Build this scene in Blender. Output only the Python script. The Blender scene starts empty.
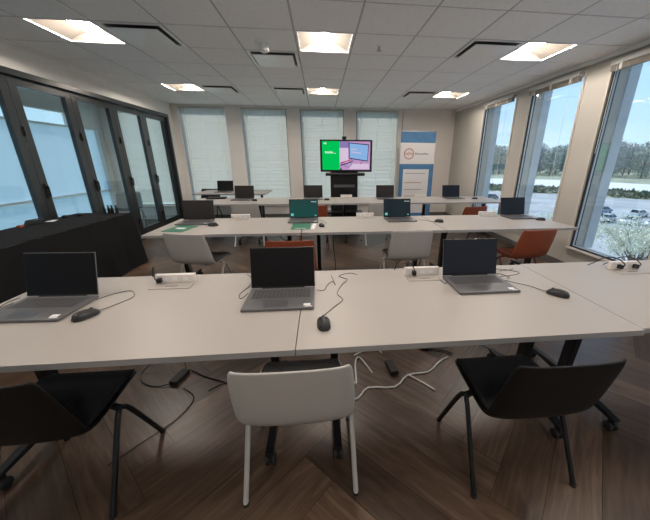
import bpy, bmesh, math, random
from mathutils import Vector, Matrix, Euler
random.seed(7)
PI = math.pi
SC = bpy.context.scene
COL = SC.collection
H = 2.65            # ceiling height
XL, XR, YB, YF = -3.38, 3.42, 7.9, -3.4
XC = -4.95          # far side of the corridor behind the glass doors

# ------------------------------------------------------------------ materials
def nodes(name):
    m = bpy.data.materials.new(name); m.use_nodes = True
    nt = m.node_tree
    for n in list(nt.nodes): nt.nodes.remove(n)
    out = nt.nodes.new('ShaderNodeOutputMaterial')
    return m, nt, out
def N(nt, typ, ins=None, **props):
    n = nt.nodes.new(typ)
    for k, v in props.items(): setattr(n, k, v)
    for k, v in (ins or {}).items():
        if isinstance(v, bpy.types.NodeSocket): nt.links.new(v, n.inputs[k])
        else: n.inputs[k].default_value = v
    return n
def rgb(c): return (c[0], c[1], c[2], 1)
def mat(name, col, rough=.5, metal=0, noise=.0, nscale=8, bump=0, bscale=200, spec=.5, coat=0):
    m, nt, out = nodes(name)
    p = N(nt, 'ShaderNodeBsdfPrincipled', {'Base Color': rgb(col), 'Roughness': rough, 'Metallic': metal,
                                           'Specular IOR Level': spec, 'Coat Weight': coat})
    tc = N(nt, 'ShaderNodeTexCoord')
    if noise:
        n = N(nt, 'ShaderNodeTexNoise', {'Vector': tc.outputs['Object'], 'Scale': nscale, 'Detail': 4.0})
        r = N(nt, 'ShaderNodeValToRGB', {'Fac': n.outputs['Fac']})
        r.color_ramp.elements[0].position = .3; r.color_ramp.elements[1].position = .7
        r.color_ramp.elements[0].color = rgb([x * (1 - noise) for x in col])
        r.color_ramp.elements[1].color = rgb([min(1, x * (1 + noise)) for x in col])
        nt.links.new(r.outputs['Color'], p.inputs['Base Color'])
    if bump:
        n = N(nt, 'ShaderNodeTexNoise', {'Vector': tc.outputs['Object'], 'Scale': bscale, 'Detail': 3.0})
        b = N(nt, 'ShaderNodeBump', {'Height': n.outputs['Fac'], 'Strength': bump, 'Distance': .002})
        nt.links.new(b.outputs['Normal'], p.inputs['Normal'])
    nt.links.new(p.outputs[0], out.inputs[0])
    return m
def emit(name, col, s=1):
    m, nt, out = nodes(name)
    e = N(nt, 'ShaderNodeEmission', {'Color': rgb(col), 'Strength': s})
    nt.links.new(e.outputs[0], out.inputs[0]); return m
def screen_mat(name, top, bot, s=1):
    """a lit display: plain colour blend shown by the screen, glossy face"""
    m, nt, out = nodes(name)
    tc = N(nt, 'ShaderNodeTexCoord')
    sp = N(nt, 'ShaderNodeSeparateXYZ', {'Vector': tc.outputs['Generated']})
    r = N(nt, 'ShaderNodeValToRGB', {'Fac': sp.outputs['Z']})
    r.color_ramp.elements[0].color = rgb(bot); r.color_ramp.elements[1].color = rgb(top)
    p = N(nt, 'ShaderNodeBsdfPrincipled', {'Base Color': (.01, .01, .012, 1), 'Roughness': .4, 'Specular IOR Level': .2,
                                           'Emission Color': r.outputs['Color'], 'Emission Strength': s})
    nt.links.new(p.outputs[0], out.inputs[0]); return m
def glass(name, tint=(.93, .96, .97), ior=1.45, boost=1.0):
    m, nt, out = nodes(name)
    # Schlick reflectance, the same from both sides of the pane
    g0 = N(nt, 'ShaderNodeNewGeometry')
    dt = N(nt, 'ShaderNodeVectorMath', {0: g0.outputs['Normal'], 1: g0.outputs['Incoming']}, operation='DOT_PRODUCT')
    ab = N(nt, 'ShaderNodeMath', {0: dt.outputs['Value']}, operation='ABSOLUTE')
    om = N(nt, 'ShaderNodeMath', {0: 1.0, 1: ab.outputs[0]}, operation='SUBTRACT')
    pw = N(nt, 'ShaderNodeMath', {0: om.outputs[0], 1: 5.0}, operation='POWER')
    ml = N(nt, 'ShaderNodeMath', {0: pw.outputs[0], 1: .95, 2: .045}, operation='MULTIPLY_ADD')
    mu = N(nt, 'ShaderNodeMath', {0: ml.outputs[0], 1: boost}, operation='MULTIPLY', use_clamp=True)
    t = N(nt, 'ShaderNodeBsdfTransparent', {'Color': rgb(tint)})
    g = N(nt, 'ShaderNodeBsdfGlossy', {'Color': (1, 1, 1, 1), 'Roughness': .01})
    x = N(nt, 'ShaderNodeMixShader', {'Fac': mu.outputs[0], 1: t.outputs[0], 2: g.outputs[0]})
    nt.links.new(x.outputs[0], out.inputs[0]); return m
def translucent(name, col, tcol, f=.6):
    m, nt, out = nodes(name)
    d = N(nt, 'ShaderNodeBsdfDiffuse', {'Color': rgb(col)})
    t = N(nt, 'ShaderNodeBsdfTranslucent', {'Color': rgb(tcol)})
    x = N(nt, 'ShaderNodeMixShader', {'Fac': f, 1: d.outputs[0], 2: t.outputs[0]})
    nt.links.new(x.outputs[0], out.inputs[0]); return m

def wood_floor():
    m, nt, out = nodes('oak_plank')
    uv = N(nt, 'ShaderNodeUVMap', uv_map='UVMap')
    at = N(nt, 'ShaderNodeAttribute', attribute_name='plank')
    off = N(nt, 'ShaderNodeVectorMath', {0: uv.outputs[0], 1: at.outputs['Vector']}, operation='ADD')
    mp = N(nt, 'ShaderNodeMapping', {'Vector': off.outputs[0], 'Scale': (1.3, 13, 1)})
    n = N(nt, 'ShaderNodeTexNoise', {'Vector': mp.outputs[0], 'Scale': 2.2, 'Detail': 8.0, 'Roughness': .62, 'Distortion': .8})
    mp2 = N(nt, 'ShaderNodeMapping', {'Vector': off.outputs[0], 'Scale': (.9, 4, 1)})
    n2 = N(nt, 'ShaderNodeTexNoise', {'Vector': mp2.outputs[0], 'Scale': 1.5, 'Detail': 3.0})
    r = N(nt, 'ShaderNodeValToRGB', {'Fac': n.outputs['Fac']})
    e = r.color_ramp.elements
    e[0].position = .22; e[0].color = (.062, .038, .025, 1)
    e[1].position = .80; e[1].color = (.25, .168, .115, 1)
    k = r.color_ramp.elements.new(.5); k.color = (.14, .088, .057, 1)
    sp = N(nt, 'ShaderNodeSeparateXYZ', {'Vector': at.outputs['Vector']})
    v = N(nt, 'ShaderNodeMapRange', {'Value': sp.outputs['Z'], 3: .40, 4: .86})
    v2 = N(nt, 'ShaderNodeMapRange', {'Value': n2.outputs['Fac'], 3: .7, 4: 1.3})
    mu = N(nt, 'ShaderNodeMath', {0: v.outputs[0], 1: v2.outputs[0]}, operation='MULTIPLY')
    mx = N(nt, 'ShaderNodeVectorMath', {0: r.outputs['Color'], 'Scale': mu.outputs[0]}, operation='SCALE')
    ro = N(nt, 'ShaderNodeMapRange', {'Value': n.outputs['Fac'], 3: .27, 4: .42})
    b = N(nt, 'ShaderNodeBump', {'Height': n.outputs['Fac'], 'Strength': .10, 'Distance': .001})
    p = N(nt, 'ShaderNodeBsdfPrincipled', {'Base Color': mx.outputs[0], 'Roughness': ro.outputs[0], 'Normal': b.outputs[0], 'Specular IOR Level': .5})
    nt.links.new(p.outputs[0], out.inputs[0]); return m

M = {}
M['floor'] = wood_floor()
M['subfloor'] = mat('plank_joint', (.03, .02, .015), .8)
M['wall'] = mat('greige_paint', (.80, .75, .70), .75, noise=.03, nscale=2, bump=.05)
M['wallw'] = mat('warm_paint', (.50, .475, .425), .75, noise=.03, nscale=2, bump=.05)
M['bulk'] = mat('soffit_paint', (.78, .76, .72), .8, noise=.02)
M['tile'] = mat('ceiling_tile', (.90, .90, .89), .9, noise=.03, nscale=30, bump=.3, bscale=300)
M['tbar'] = mat('ceiling_grid', (.5, .5, .5), .6)
M['plenum'] = mat('plenum', (.1, .1, .1), .9)
M['trim'] = mat('window_casing', (.56, .52, .46), .6)
M['base'] = mat('vinyl_base', (.13, .12, .11), .6)
M['blackframe'] = mat('black_aluminium', (.018, .020, .022), .32, .0, noise=.1)
M['doorframe'] = mat('dark_aluminium', (.022, .026, .028), .28, .0, noise=.1, coat=.2)
M['glass'] = glass('window_glass', boost=1.4)
M['doorglass'] = glass('door_glass', (.90, .955, .965), 1.5, 1.3)
M['fin'] = mat('grey_metal_panel', (.52, .55, .58), .6, noise=.08, nscale=3)
M['slat'] = translucent('blind_slat', (.55, .56, .52), (.62, .61, .56), .62)
M['slatrail'] = mat('blind_rail', (.6, .6, .57), .5)
M['slatstack'] = mat('blind_stack', (.33, .29, .24), .6, noise=.15, nscale=20)
M['cord'] = translucent('blind_cord', (.85, .88, .82), (.9, .92, .88), .6)
M['frost'] = translucent('blue_frosted_panel', (.40, .52, .62), (.80, .88, .93), .88)
M['laminate'] = mat('white_laminate', (.385, .357, .328), .42, noise=.012, nscale=3)
M['edge'] = mat('laminate_edge', (.30, .30, .30), .5)
M['blacksteel'] = mat('black_powder_coat', (.008, .009, .010), .36, spec=.35)
M['rubber'] = mat('black_rubber', (.012, .012, .012), .6)
M['chrome'] = mat('polished_metal', (.5, .52, .55), .18, 1)
M['whitepl'] = mat('white_polypropylene', (.42, .41, .39), .45, noise=.01)
M['whiteleg'] = mat('white_powder_coat', (.42, .41, .39), .4)
M['greypad'] = mat('charcoal_upholstery', (.11, .105, .10), .9, noise=.1, nscale=60, bump=.4, bscale=900)
M['blackpl'] = mat('black_polypropylene', (.0065, .0058, .005), .5, spec=.22)
M['blackpad'] = mat('black_upholstery', (.006, .0065, .008), .9, bump=.4, bscale=900)
M['orangepl'] = mat('rust_polypropylene', (.24, .055, .022), .45, noise=.03)
M['orangepad'] = mat('rust_upholstery', (.20, .05, .022), .9, bump=.4, bscale=900)
M['rustleg'] = mat('rust_powder_coat', (.12, .03, .02), .4)
M['laptop'] = mat('grey_aluminium', (.135, .135, .14), .42, .2, noise=.03)
M['lapedge'] = mat('laptop_edge', (.22, .22, .23), .35, .6)
M['keys'] = mat('laptop_keys', (.085, .085, .09), .5)
M['pad'] = mat('trackpad', (.13, .13, .14), .3, .4)
M['bezel'] = mat('screen_bezel', (.008, .008, .008), .45, spec=.25)
M['off'] = mat('dark_display', (.006, .006, .007), .45, spec=.15)
M['offblue'] = screen_mat('dim_blue_display', (.002, .005, .010), (.003, .006, .011), .9)
M['teal'] = screen_mat('teal_display', (.001, .045, .043), (.002, .06, .052), .9)
M['tealdark'] = screen_mat('dark_teal_display', (.001, .010, .015), (.002, .014, .018), .9)
M['dimbrown'] = screen_mat('dim_display', (.03, .022, .018), (.016, .012, .010), .5)
M['uiwhite'] = emit('lit_text', (.7, .8, .78), .9)
M['uicyan'] = emit('lit_tile', (.18, .60, .56), .9)
M['mouse'] = mat('mouse_plastic', (.013, .013, .014), .4)
M['mousewheel'] = mat('mouse_wheel', (.06, .06, .06), .6)
M['cable'] = mat('black_cable', (.014, .014, .014), .5)
M['greycable'] = mat('dark_grey_cable', (.04, .04, .04), .5)
M['whitecable'] = mat('white_cable', (.86, .84, .80), .5)
M['cloth'] = mat('black_cloth', (.010, .0105, .011), .95, spec=.2, noise=.15, nscale=5, bump=.3, bscale=500)
M['whitebox'] = mat('white_plastic', (.74, .70, .66), .4)
M['slot'] = mat('dark_slot', (.07, .06, .05), .6)
M['lens'] = emit('lamp_lens', (1, .885, .79), 138)
M['reflector'] = mat('lamp_reflector', (.16, .145, .125), .45)
M['ventwhite'] = mat('diffuser_enamel', (.86, .87, .86), .28, spec=.9)
M['ventdark'] = mat('diffuser_throat', (.09, .09, .09), .7)
M['sensor'] = mat('sensor_white', (.88, .88, .86), .5)
M['paper'] = mat('white_paper', (.80, .80, .80), .8)
M['greencard'] = mat('green_folder', (.02, .16, .09), .5, noise=.05)
M['tvgreen'] = emit('screen_green', (.0, .56, .10), .95)
M['tvpink'] = emit('screen_pink', (.52, .30, .55), .95)
M['tvpurple'] = emit('screen_purple', (.26, .20, .44), .95)
M['tvblue'] = emit('screen_blue', (.26, .46, .78), .95)
M['tvpale'] = emit('screen_pale', (.70, .55, .72), .95)
M['tvred'] = emit('screen_red', (.50, .05, .16), .95)
M['tvnavy'] = emit('screen_navy', (.02, .03, .10), .95)
M['tvwhite'] = emit('screen_white', (.55, .9, .65), .95)
M['banblue'] = mat('banner_blue', (.065, .19, .36), .6, noise=.12, nscale=6)
M['banwhite'] = mat('banner_white', (.72, .70, .68), .6)
M['banred'] = mat('banner_red', (.45, .13, .09), .6)
M['bangrey'] = mat('banner_grey', (.25, .25, .28), .6)
M['silver'] = mat('silver_metal', (.5, .5, .5), .35, .8)
M['asphalt'] = mat('asphalt', (.40, .41, .42), .9, noise=.18, nscale=.12)
M['road'] = mat('concrete_road', (.72, .72, .71), .9, noise=.06, nscale=.2)
M['grass'] = mat('lawn', (.32, .34, .24), .95, noise=.3, nscale=.15)
M['hedge'] = mat('hedge_strip', (.20, .22, .15), .95, noise=.4, nscale=.6)
M['paint'] = mat('lot_marking', (.8, .8, .78), .8)
M['bark'] = mat('tree_bark', (.16, .13, .11), .9, noise=.2)
M['leafg'] = mat('hazed_budding_crown', (.38, .42, .38), .95, noise=.25, nscale=.4)  # crown green lightened and cooled to paint in distance haze
M['leafb'] = mat('hazed_bare_crown', (.42, .42, .42), .95, noise=.25, nscale=.4)  # crown tone paled the same way, haze in the colour
M['blossom'] = mat('blossom', (.78, .78, .64), .9, noise=.15, nscale=3)
M['carsilver'] = mat('silver_paint', (.50, .53, .57), .25, .5, coat=1)
M['carwhite'] = mat('white_paint', (.70, .72, .74), .25, 0, coat=1)
M['carblue'] = mat('blue_paint', (.10, .20, .36), .25, .3, coat=1)
M['cargrey'] = mat('grey_paint', (.14, .15, .17), .25, .4, coat=1)
M['carglass'] = mat('car_glass', (.02, .03, .04), .08)
M['tyre'] = mat('tyre', (.02, .02, .02), .8)

# ------------------------------------------------------------------ mesh builder
class MB:
    def __init__(s): s.v = []; s.f = []; s.mi = []; s.cur = 0; s.mats = []; s.sm = []
    def use(s, m):
        if m not in s.mats: s.mats.append(m)
        s.cur = s.mats.index(m); return s
    def add(s, vs, fs, smooth=False, T=None):
        b = len(s.v)
        for p in vs:
            p = Vector(p)
            if T is not None: p = T @ p
            s.v.append(p)
        for f in fs: s.f.append([b + i for i in f]); s.mi.append(s.cur); s.sm.append(smooth)
        return s
    def box(s, x0, x1, y0, y1, z0, z1, T=None):
        v = [(x, y, z) for z in (z0, z1) for y in (y0, y1) for x in (x0, x1)]
        return s.add(v, [(0, 2, 3, 1), (4, 5, 7, 6), (0, 1, 5, 4), (2, 6, 7, 3), (0, 4, 6, 2), (1, 3, 7, 5)], T=T)
    def cbox(s, c, d, T=None):
        return s.box(c[0] - d[0] / 2, c[0] + d[0] / 2, c[1] - d[1] / 2, c[1] + d[1] / 2, c[2] - d[2] / 2, c[2] + d[2] / 2, T)
    def lathe(s, prof, n=16, T=None, smooth=True):
        """prof: (r, z) from bottom to top"""
        v = []; f = []
        for r, z in prof:
            for i in range(n):
                a = 2 * PI * i / n; v.append((r * math.cos(a), r * math.sin(a), z))
        for k in range(len(prof) - 1):
            for i in range(n):
                j = (i + 1) % n; f.append((k * n + i, k * n + j, (k + 1) * n + j, (k + 1) * n + i))
        f.append(tuple(range(n))[::-1]); f.append(tuple(range((len(prof) - 1) * n, len(prof) * n)))
        return s.add(v, f, smooth, T)
    def tube(s, pts, r, n=8, cap=True, closed=False):
        pts = [Vector(p) for p in pts]; k = len(pts)
        rr = r if isinstance(r, (list, tuple)) else [r] * k
        up = None; v = []; f = []
        for i, p in enumerate(pts):
            if closed: t = pts[(i + 1) % k] - pts[i - 1]
            else: t = pts[min(i + 1, k - 1)] - pts[max(i - 1, 0)]
            if t.length < 1e-9: t = Vector((0, 0, 1))
            t.normalize()
            if up is None:
                up = Vector((0, 0, 1)) if abs(t.z) < .9 else Vector((1, 0, 0))
            a = up - t * up.dot(t)
            if a.length < 1e-6: a = Vector((1, 0, 0)) - t * t.x
            a.normalize(); up = a; b = t.cross(a)
            for q in range(n):
                an = 2 * PI * q / n
                v.append(p + (a * math.cos(an) + b * math.sin(an)) * rr[i])
        m = k if closed else k - 1
        for i in range(m):
            for q in range(n):
                q2 = (q + 1) % n; i2 = (i + 1) % k
                f.append((i * n + q, i * n + q2, i2 * n + q2, i2 * n + q))
        if cap and not closed:
            f.append(tuple(range(n))[::-1]); f.append(tuple(range((k - 1) * n, k * n)))
        return s.add(v, f, True)
    def prism(s, poly, axis, a0, a1, T=None):
        """poly of 2D points extruded along axis ('x': poly=(y,z); 'y': (x,z); 'z': (x,y))"""
        def P(p, a): return {'x': (a, p[0], p[1]), 'y': (p[0], a, p[1]), 'z': (p[0], p[1], a)}[axis]
        n = len(poly); v = [P(p, a0) for p in poly] + [P(p, a1) for p in poly]
        f = [tuple(range(n)), tuple(range(n, 2 * n))[::-1]] + [(i, i + n, (i + 1) % n + n, (i + 1) % n) for i in range(n)]
        return s.add(v, f, T=T)
    def grid(s, P, smooth=True):
        """P: rows of points"""
        r, c = len(P), len(P[0])
        v = [p for row in P for p in row]
        f = [(i * c + j, i * c + j + 1, (i + 1) * c + j + 1, (i + 1) * c + j) for i in range(r - 1) for j in range(c - 1)]
        return s.add(v, f, smooth)
    def build(s, name, m=None, parent=None, bevel=0, seg=2, sharp=35, recalc=True):
        me = bpy.data.meshes.new(name)
        me.from_pydata([tuple(p) for p in s.v], [], s.f)
        ms = s.mats if s.mats else [m]
        for x in ms: me.materials.append(M[x] if isinstance(x, str) else x)
        me.polygons.foreach_set('material_index', s.mi if s.mats else [0] * len(s.f))
        me.polygons.foreach_set('use_smooth', s.sm)
        if recalc:
            bm = bmesh.new(); bm.from_mesh(me); bmesh.ops.recalc_face_normals(bm, faces=bm.faces); bm.to_mesh(me); bm.free()
        if any(s.sm): me.set_sharp_from_angle(angle=math.radians(sharp + 10))
        me.update()
        o = bpy.data.objects.new(name, me); COL.objects.link(o)
        if parent: o.parent = parent
        if bevel:
            b = o.modifiers.new('bevel', 'BEVEL'); b.width = bevel; b.segments = seg; b.limit_method = 'ANGLE'; b.angle_limit = math.radians(40)
        return o

def thing(name, label, cat, loc=(0, 0, 0), rz=0, group=None):
    o = bpy.data.objects.new(name, None); COL.objects.link(o)
    o.empty_display_size = .05
    o.location = loc; o.rotation_euler = (0, 0, rz)
    return tag(o, label, cat, group)
def tag(o, label, cat, group=None, kind=None):
    o['label'] = label; o['category'] = cat
    if group: o['group'] = group
    if kind: o['kind'] = kind
    return o
def struct(o): o['kind'] = 'structure'; return o
def copy_tree(o, parent=None):
    c = o.copy(); COL.objects.link(c)
    if parent: c.parent = parent
    for ch in list(o.children): copy_tree(ch, c)
    return c
class Repeater:
    """first use hands out the original, later ones a copy of thing, parts and sub-parts"""
    def __init__(s, proto): s.p = proto; s.used = False
    def __call__(s, loc, rz=0, label=None, group=None):
        o = copy_tree(s.p) if s.used else s.p
        s.used = True
        o.location = loc; o.rotation_euler = (0, 0, rz)
        if label: o['label'] = label
        if group: o['group'] = group
        return o
def catmull(pts, n=6):
    P = [Vector(p) for p in pts]; P = [P[0] * 2 - P[1]] + P + [P[-1] * 2 - P[-2]]; out = []
    for i in range(1, len(P) - 2):
        for k in range(n):
            t = k / n; a, b, c, d = P[i - 1:i + 3]
            out.append(.5 * ((2 * b) + (c - a) * t + (2 * a - 5 * b + 4 * c - d) * t * t + (3 * b - a - 3 * c + d) * t ** 3))
    out.append(P[-2]); return out

# ------------------------------------------------------------------ floor: herringbone boards
def build_floor():
    sub = MB().box(XC, XR, YF, YB, -.12, -.006)
    w, n = .20, 6
    v = []; f = []; uvs = []; at = []
    A = PI / 4; ca, sa = math.cos(A), math.sin(A)
    ox, oy = -.12 - (n - 1) * w * ca, 1.14 - (n + 1) * w * sa
    cx0, cx1, cy0, cy1 = XC - .0, XR, YF, YB
    def clip(poly):
        def cut(P, ax, val, keep):
            R = []
            for i in range(len(P)):
                a, b = P[i], P[(i + 1) % len(P)]
                ia = (a[ax] - val) * keep >= 0; ib = (b[ax] - val) * keep >= 0
                if ia: R.append(a)
                if ia != ib:
                    t = (val - a[ax]) / (b[ax] - a[ax]); R.append(tuple(a[k] + (b[k] - a[k]) * t for k in range(4)))
            return R
        for ax, val, keep in ((0, cx0, 1), (0, cx1, -1), (1, cy0, 1), (1, cy1, -1)):
            if poly: poly = cut(poly, ax, val, keep)
        return poly
    rng = random.Random(3)
    g = .0012
    def plank(a0, a1, b0, b1, horiz):
        L, W = (a1 - a0, b1 - b0) if horiz else (b1 - b0, a1 - a0)
        cs = [(a0 + g, b0 + g), (a1 - g, b0 + g), (a1 - g, b1 - g), (a0 + g, b1 - g)]
        uu = [(0, 0), (L, 0), (L, W), (0, W)] if horiz else [(0, W), (0, 0), (L, 0), (L, W)]
        if not horiz: uu = [(0, 0), (0, W), (L, W), (L, 0)]
        poly = [(x * ca - y * sa + ox, x * sa + y * ca + oy, u, q) for (x, y), (u, q) in zip(cs, uu)]
        poly = clip(poly)
        if len(poly) < 3: return
        c = (rng.uniform(0, 30), rng.uniform(0, 30), rng.random())
        b = len(v)
        for p in poly: v.append((p[0], p[1], 0)); uvs.append((p[2], p[3])); at.append(c)
        f.append(tuple(range(b, b + len(poly))))
    R = 60
    for k in range(-R, R):
        for m in range(-8, 9):
            x = k + 2 * n * m
            if abs(x) < R + 12: plank(x * w, (x + n) * w, k * w, (k + 1) * w, True)
            y = k - 2 * n + 1 + 2 * n * m
            if abs(y) < R + 12: plank(k * w, (k + 1) * w, y * w, (y + n) * w, False)
    base = len(v)
    me = bpy.data.meshes.new('floor')
    nb = len(f)
    me.from_pydata(v + [tuple(p) for p in sub.v], [], f + [[base + i for i in q] for q in sub.f])
    me.materials.append(M['floor']); me.materials.append(M['subfloor'])
    me.polygons.foreach_set('material_index', [0] * nb + [1] * len(sub.f))
    a = me.attributes.new('plank', 'FLOAT_VECTOR', 'POINT')
    dat = [q for c in at for q in c] + [0.0] * (3 * len(sub.v)); a.data.foreach_set('vector', dat)
    ul = me.uv_layers.new(name='UVMap')
    allv = uvs + [(0, 0)] * len(sub.v)
    for l in me.loops: ul.data[l.index].uv = allv[l.vertex_index]
    me.update()
    o = bpy.data.objects.new('floor', me); COL.objects.link(o); struct(o)
build_floor()

# ------------------------------------------------------------------ ceiling
GX, GY, GP = -.223, 3.473, .61      # ceiling grid origin and pitch
lights_ij = [(-4, 0), (0, 0), (4, 0), (-4, 4), (0, 4), (4, 4), (-4, -4), (0, -4), (4, -4), (-4, -8), (0, -8), (4, -8)]  # rows with negative j are out of view, added to light the room
vents_ij = [(-3, 0), (-1, 1), (3, 0), (-3, 4), (-1, 4), (3, 4)]
holes = set(lights_ij) | set(vents_ij)
def ceiling():
    mb = MB()
    i0 = math.floor((XC - GX) / GP) - 1; i1 = math.ceil((XR - GX) / GP) + 1
    j0 = math.floor((YF - GY) / GP) - 1; j1 = math.ceil((YB - GY) / GP) + 1
    for i in range(i0, i1):
        for j in range(j0, j1):
            if (i, j) in holes: continue
            x0, x1 = max(XL, GX + i * GP + .009), min(XR, GX + (i + 1) * GP - .009)
            y0, y1 = max(YF, GY + j * GP + .009), min(YB, GY + (j + 1) * GP - .009)
            if x1 - x0 < .02 or y1 - y0 < .02: continue
            mb.use('tile').box(x0, x1, y0, y1, H, H + .02)
    for i in range(i0, i1 + 1):
        x = GX + i * GP
        if XL + .02 < x < XR - .02: mb.use('tbar').box(x - .009, x + .009, YF, YB, H + .003, H + .03)
    for j in range(j0, j1 + 1):
        y = GY + j * GP
        if YF < y < YB - .02: mb.use('tbar').box(XL, XR, y - .009, y + .009, H + .0035, H + .029)
    mb.use('plenum').box(XC - .1, XR + .12, YF - .12, YB + .12, H + .32, H + .4)
    mb.use('bulk').box(XC - .0, XL, YF, YB, H, H + .03)
    struct(mb.build('ceiling'))
ceiling()

# ------------------------------------------------------------------ walls
WT = .2
WZ0, WZ1 = .33, 2.55
bw = [(-3.25, -2.19), (-1.84, -.78), (-.46, .60), (.90, 1.96)]       # windows of the back wall (x ranges)
cw = [(-4.66, -3.60)]
rw = [(5.42, 6.47), (4.03, 5.04), (2.62, 3.63), (1.22, 2.23), (-.18, .83), (-1.58, -.57)]   # right wall (y ranges); last three unseen, added for daylight
def wall_with_holes(name, axis, pos0, pos1, a0, a1, hs, z0, z1, m, gap=.0):
    mb = MB()
    def B(u0, u1, q0, q1):
        if u1 - u0 < .001 or q1 - q0 < .001: return
        if axis == 'x': mb.box(u0, u1, pos0, pos1, q0, q1)
        else: mb.box(pos0, pos1, u0, u1, q0, q1)
    hs = sorted(hs); cur = a0
    for h0, h1 in hs:
        B(cur, h0, 0, H + .3); cur = h1
        B(h0, h1, 0, z0); B(h0, h1, z1, H + .3)
    B(cur, a1, 0, H + .3)
    return struct(mb.build(name, m))
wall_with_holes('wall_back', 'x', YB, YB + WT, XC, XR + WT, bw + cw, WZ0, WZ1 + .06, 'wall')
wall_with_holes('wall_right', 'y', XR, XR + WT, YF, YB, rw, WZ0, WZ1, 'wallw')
struct(MB().box(XC, XR, YF - .12, YF, 0, H + .3).build('wall_front', 'tile'))  # unseen rear wall, made white to bounce light onto the ceiling
# left: soffit above and end pier of the folding glass doors
DT = 2.36
lw = MB().box(XL - .16, XL, YF, YB, DT + .03, H + .3)
lw.box(XL - .16, XL, 7.64, YB, 0, DT + .03).box(XL - .16, XL, YF, -1.7, 0, DT + .03)
struct(lw.build('wall_left', 'bulk'))
# corridor side beyond the doors: low wall, blue frosted glazing, clerestory
cwl = MB().box(XC - .12, XC, YF, YB, 0, .04).box(XC - .12, XC, YF, YB, 2.30, H + .3).box(XC - .12, XC, 7.0, YB, 2.06, 2.30).box(XC - .12, XC, 7.72, YB, .04, 2.06).box(XC - .12, XC, YF, YF + .3, .04, 2.3)
struct(cwl.build('wall_corridor', 'bulk'))
w = struct(bpy.data.objects.new('window_1', None)); COL.objects.link(w)
w.location = (XC, 0, .7)
fr = MB()
fr.box(-.11, -.02, YF + .3, 7.72, 1.35, 1.375).box(-.11, -.02, YF + .3, 7.72, -.655, -.63).box(-.11, -.02, YF + .3, 7.72, .04, .065)
fr.build('window_frame', 'ventwhite', w)
MB().box(-.08, -.07, YF + .3, 7.72, -.63, 1.35).build('frosted_pane', 'frost', w)
MB().box(-.08, -.075, YF + .3, 7.0, 1.375, 1.60).build('window_pane', 'glass', w)

wn = [2]
def window(axis, a0, a1, z0, z1, pos, name_n, fins=True):
    """black frame set near the outer face, glass, beige casing and sill; origin on the inner wall face"""
    w = bpy.data.objects.new('window_%d' % name_n, None); COL.objects.link(w); struct(w)
    L = a1 - a0; h = z1 - z0
    if axis == 'x': w.location = (a0, pos, z0); T = Matrix.Identity(4)
    else:
        w.location = (pos, a1, z0); T = Matrix.Rotation(-PI / 2, 4, 'Z')
    # local: x along wall 0..L, y outwards
    f = MB(); t = .024
    D0, D1 = (.012, .072) if axis == 'y' else (.10, .16)
    for mm, q0, q1 in (('blackframe', D0, D0 + .018), ('fin', D0 + .018, D0 + .042), ('blackframe', D0 + .042, D1)):
        f.use(mm)
        f.box(.0005, t, q0, q1, 0.0005, h - .0005, T=T).box(L - t, L - .0005, q0, q1, .0005, h - .0005, T=T)
        f.box(t, L - t, q0, q1, .0005, t, T=T).box(t, L - t, q0, q1, h - t, h - .0005, T=T)
    f.build('window_frame', None, w)
    MB().box(t, L - t, D0 + .028, D0 + .034, t, h - t, T=T).build('window_pane', 'glass', w)
    c = MB()
    c.box(-.03, L + .03, -.035, -.001, -.025, -.001, T=T).box(.001, L - .001, -.001, D0 - .001, -.0, .006, T=T)
    c.build('window_sill', 'trim', w, bevel=.003)
    if fins:
        e = MB()
        e.box(.0, .02, .202, .34, -.02, h + .02, T=T).box(L - .02, L, .202, .34, -.02, h + .02, T=T)
        e.build('outer_reveal', 'fin', w)
    return w
n = 2
for a, b in bw + cw: window('x', a, b, WZ0, WZ1 + .06, YB, n, True); n += 1
for a, b in rw: window('y', a, b, WZ0, WZ1, XR, n, True); n += 1
# casing bead round the right windows' heads and the baseboards
tb = MB()
for a, b in rw:
    tb.box(XR - .02, XR - .001, a - .03, b + .03, WZ1 + .003, WZ1 + .03)
    tb.box(XR - .012, XR - .001, b + .001, b + .03, WZ0, WZ1 + .003).box(XR - .012, XR - .001, a - .03, a - .001, WZ0, WZ1 + .003)
struct(tb.build('trim_1', 'trim'))
tb = MB().box(XR - .03, XR - .001, YF, YB - .002, H - .05, H - .001).box(XL, XR - .03, YB - .03, YB - .001, H - .04, H - .001)
struct(tb.build('trim_2', 'bulk'))
tb = MB().box(XR - .012, XR - .001, YF, YB - .012, .001, .10)
struct(tb.build('baseboard_right', 'base'))
struct(MB().box(XL + .001, XR - .012, YB - .012, YB - .001, .001, .10).build('baseboard_back', 'base'))

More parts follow.
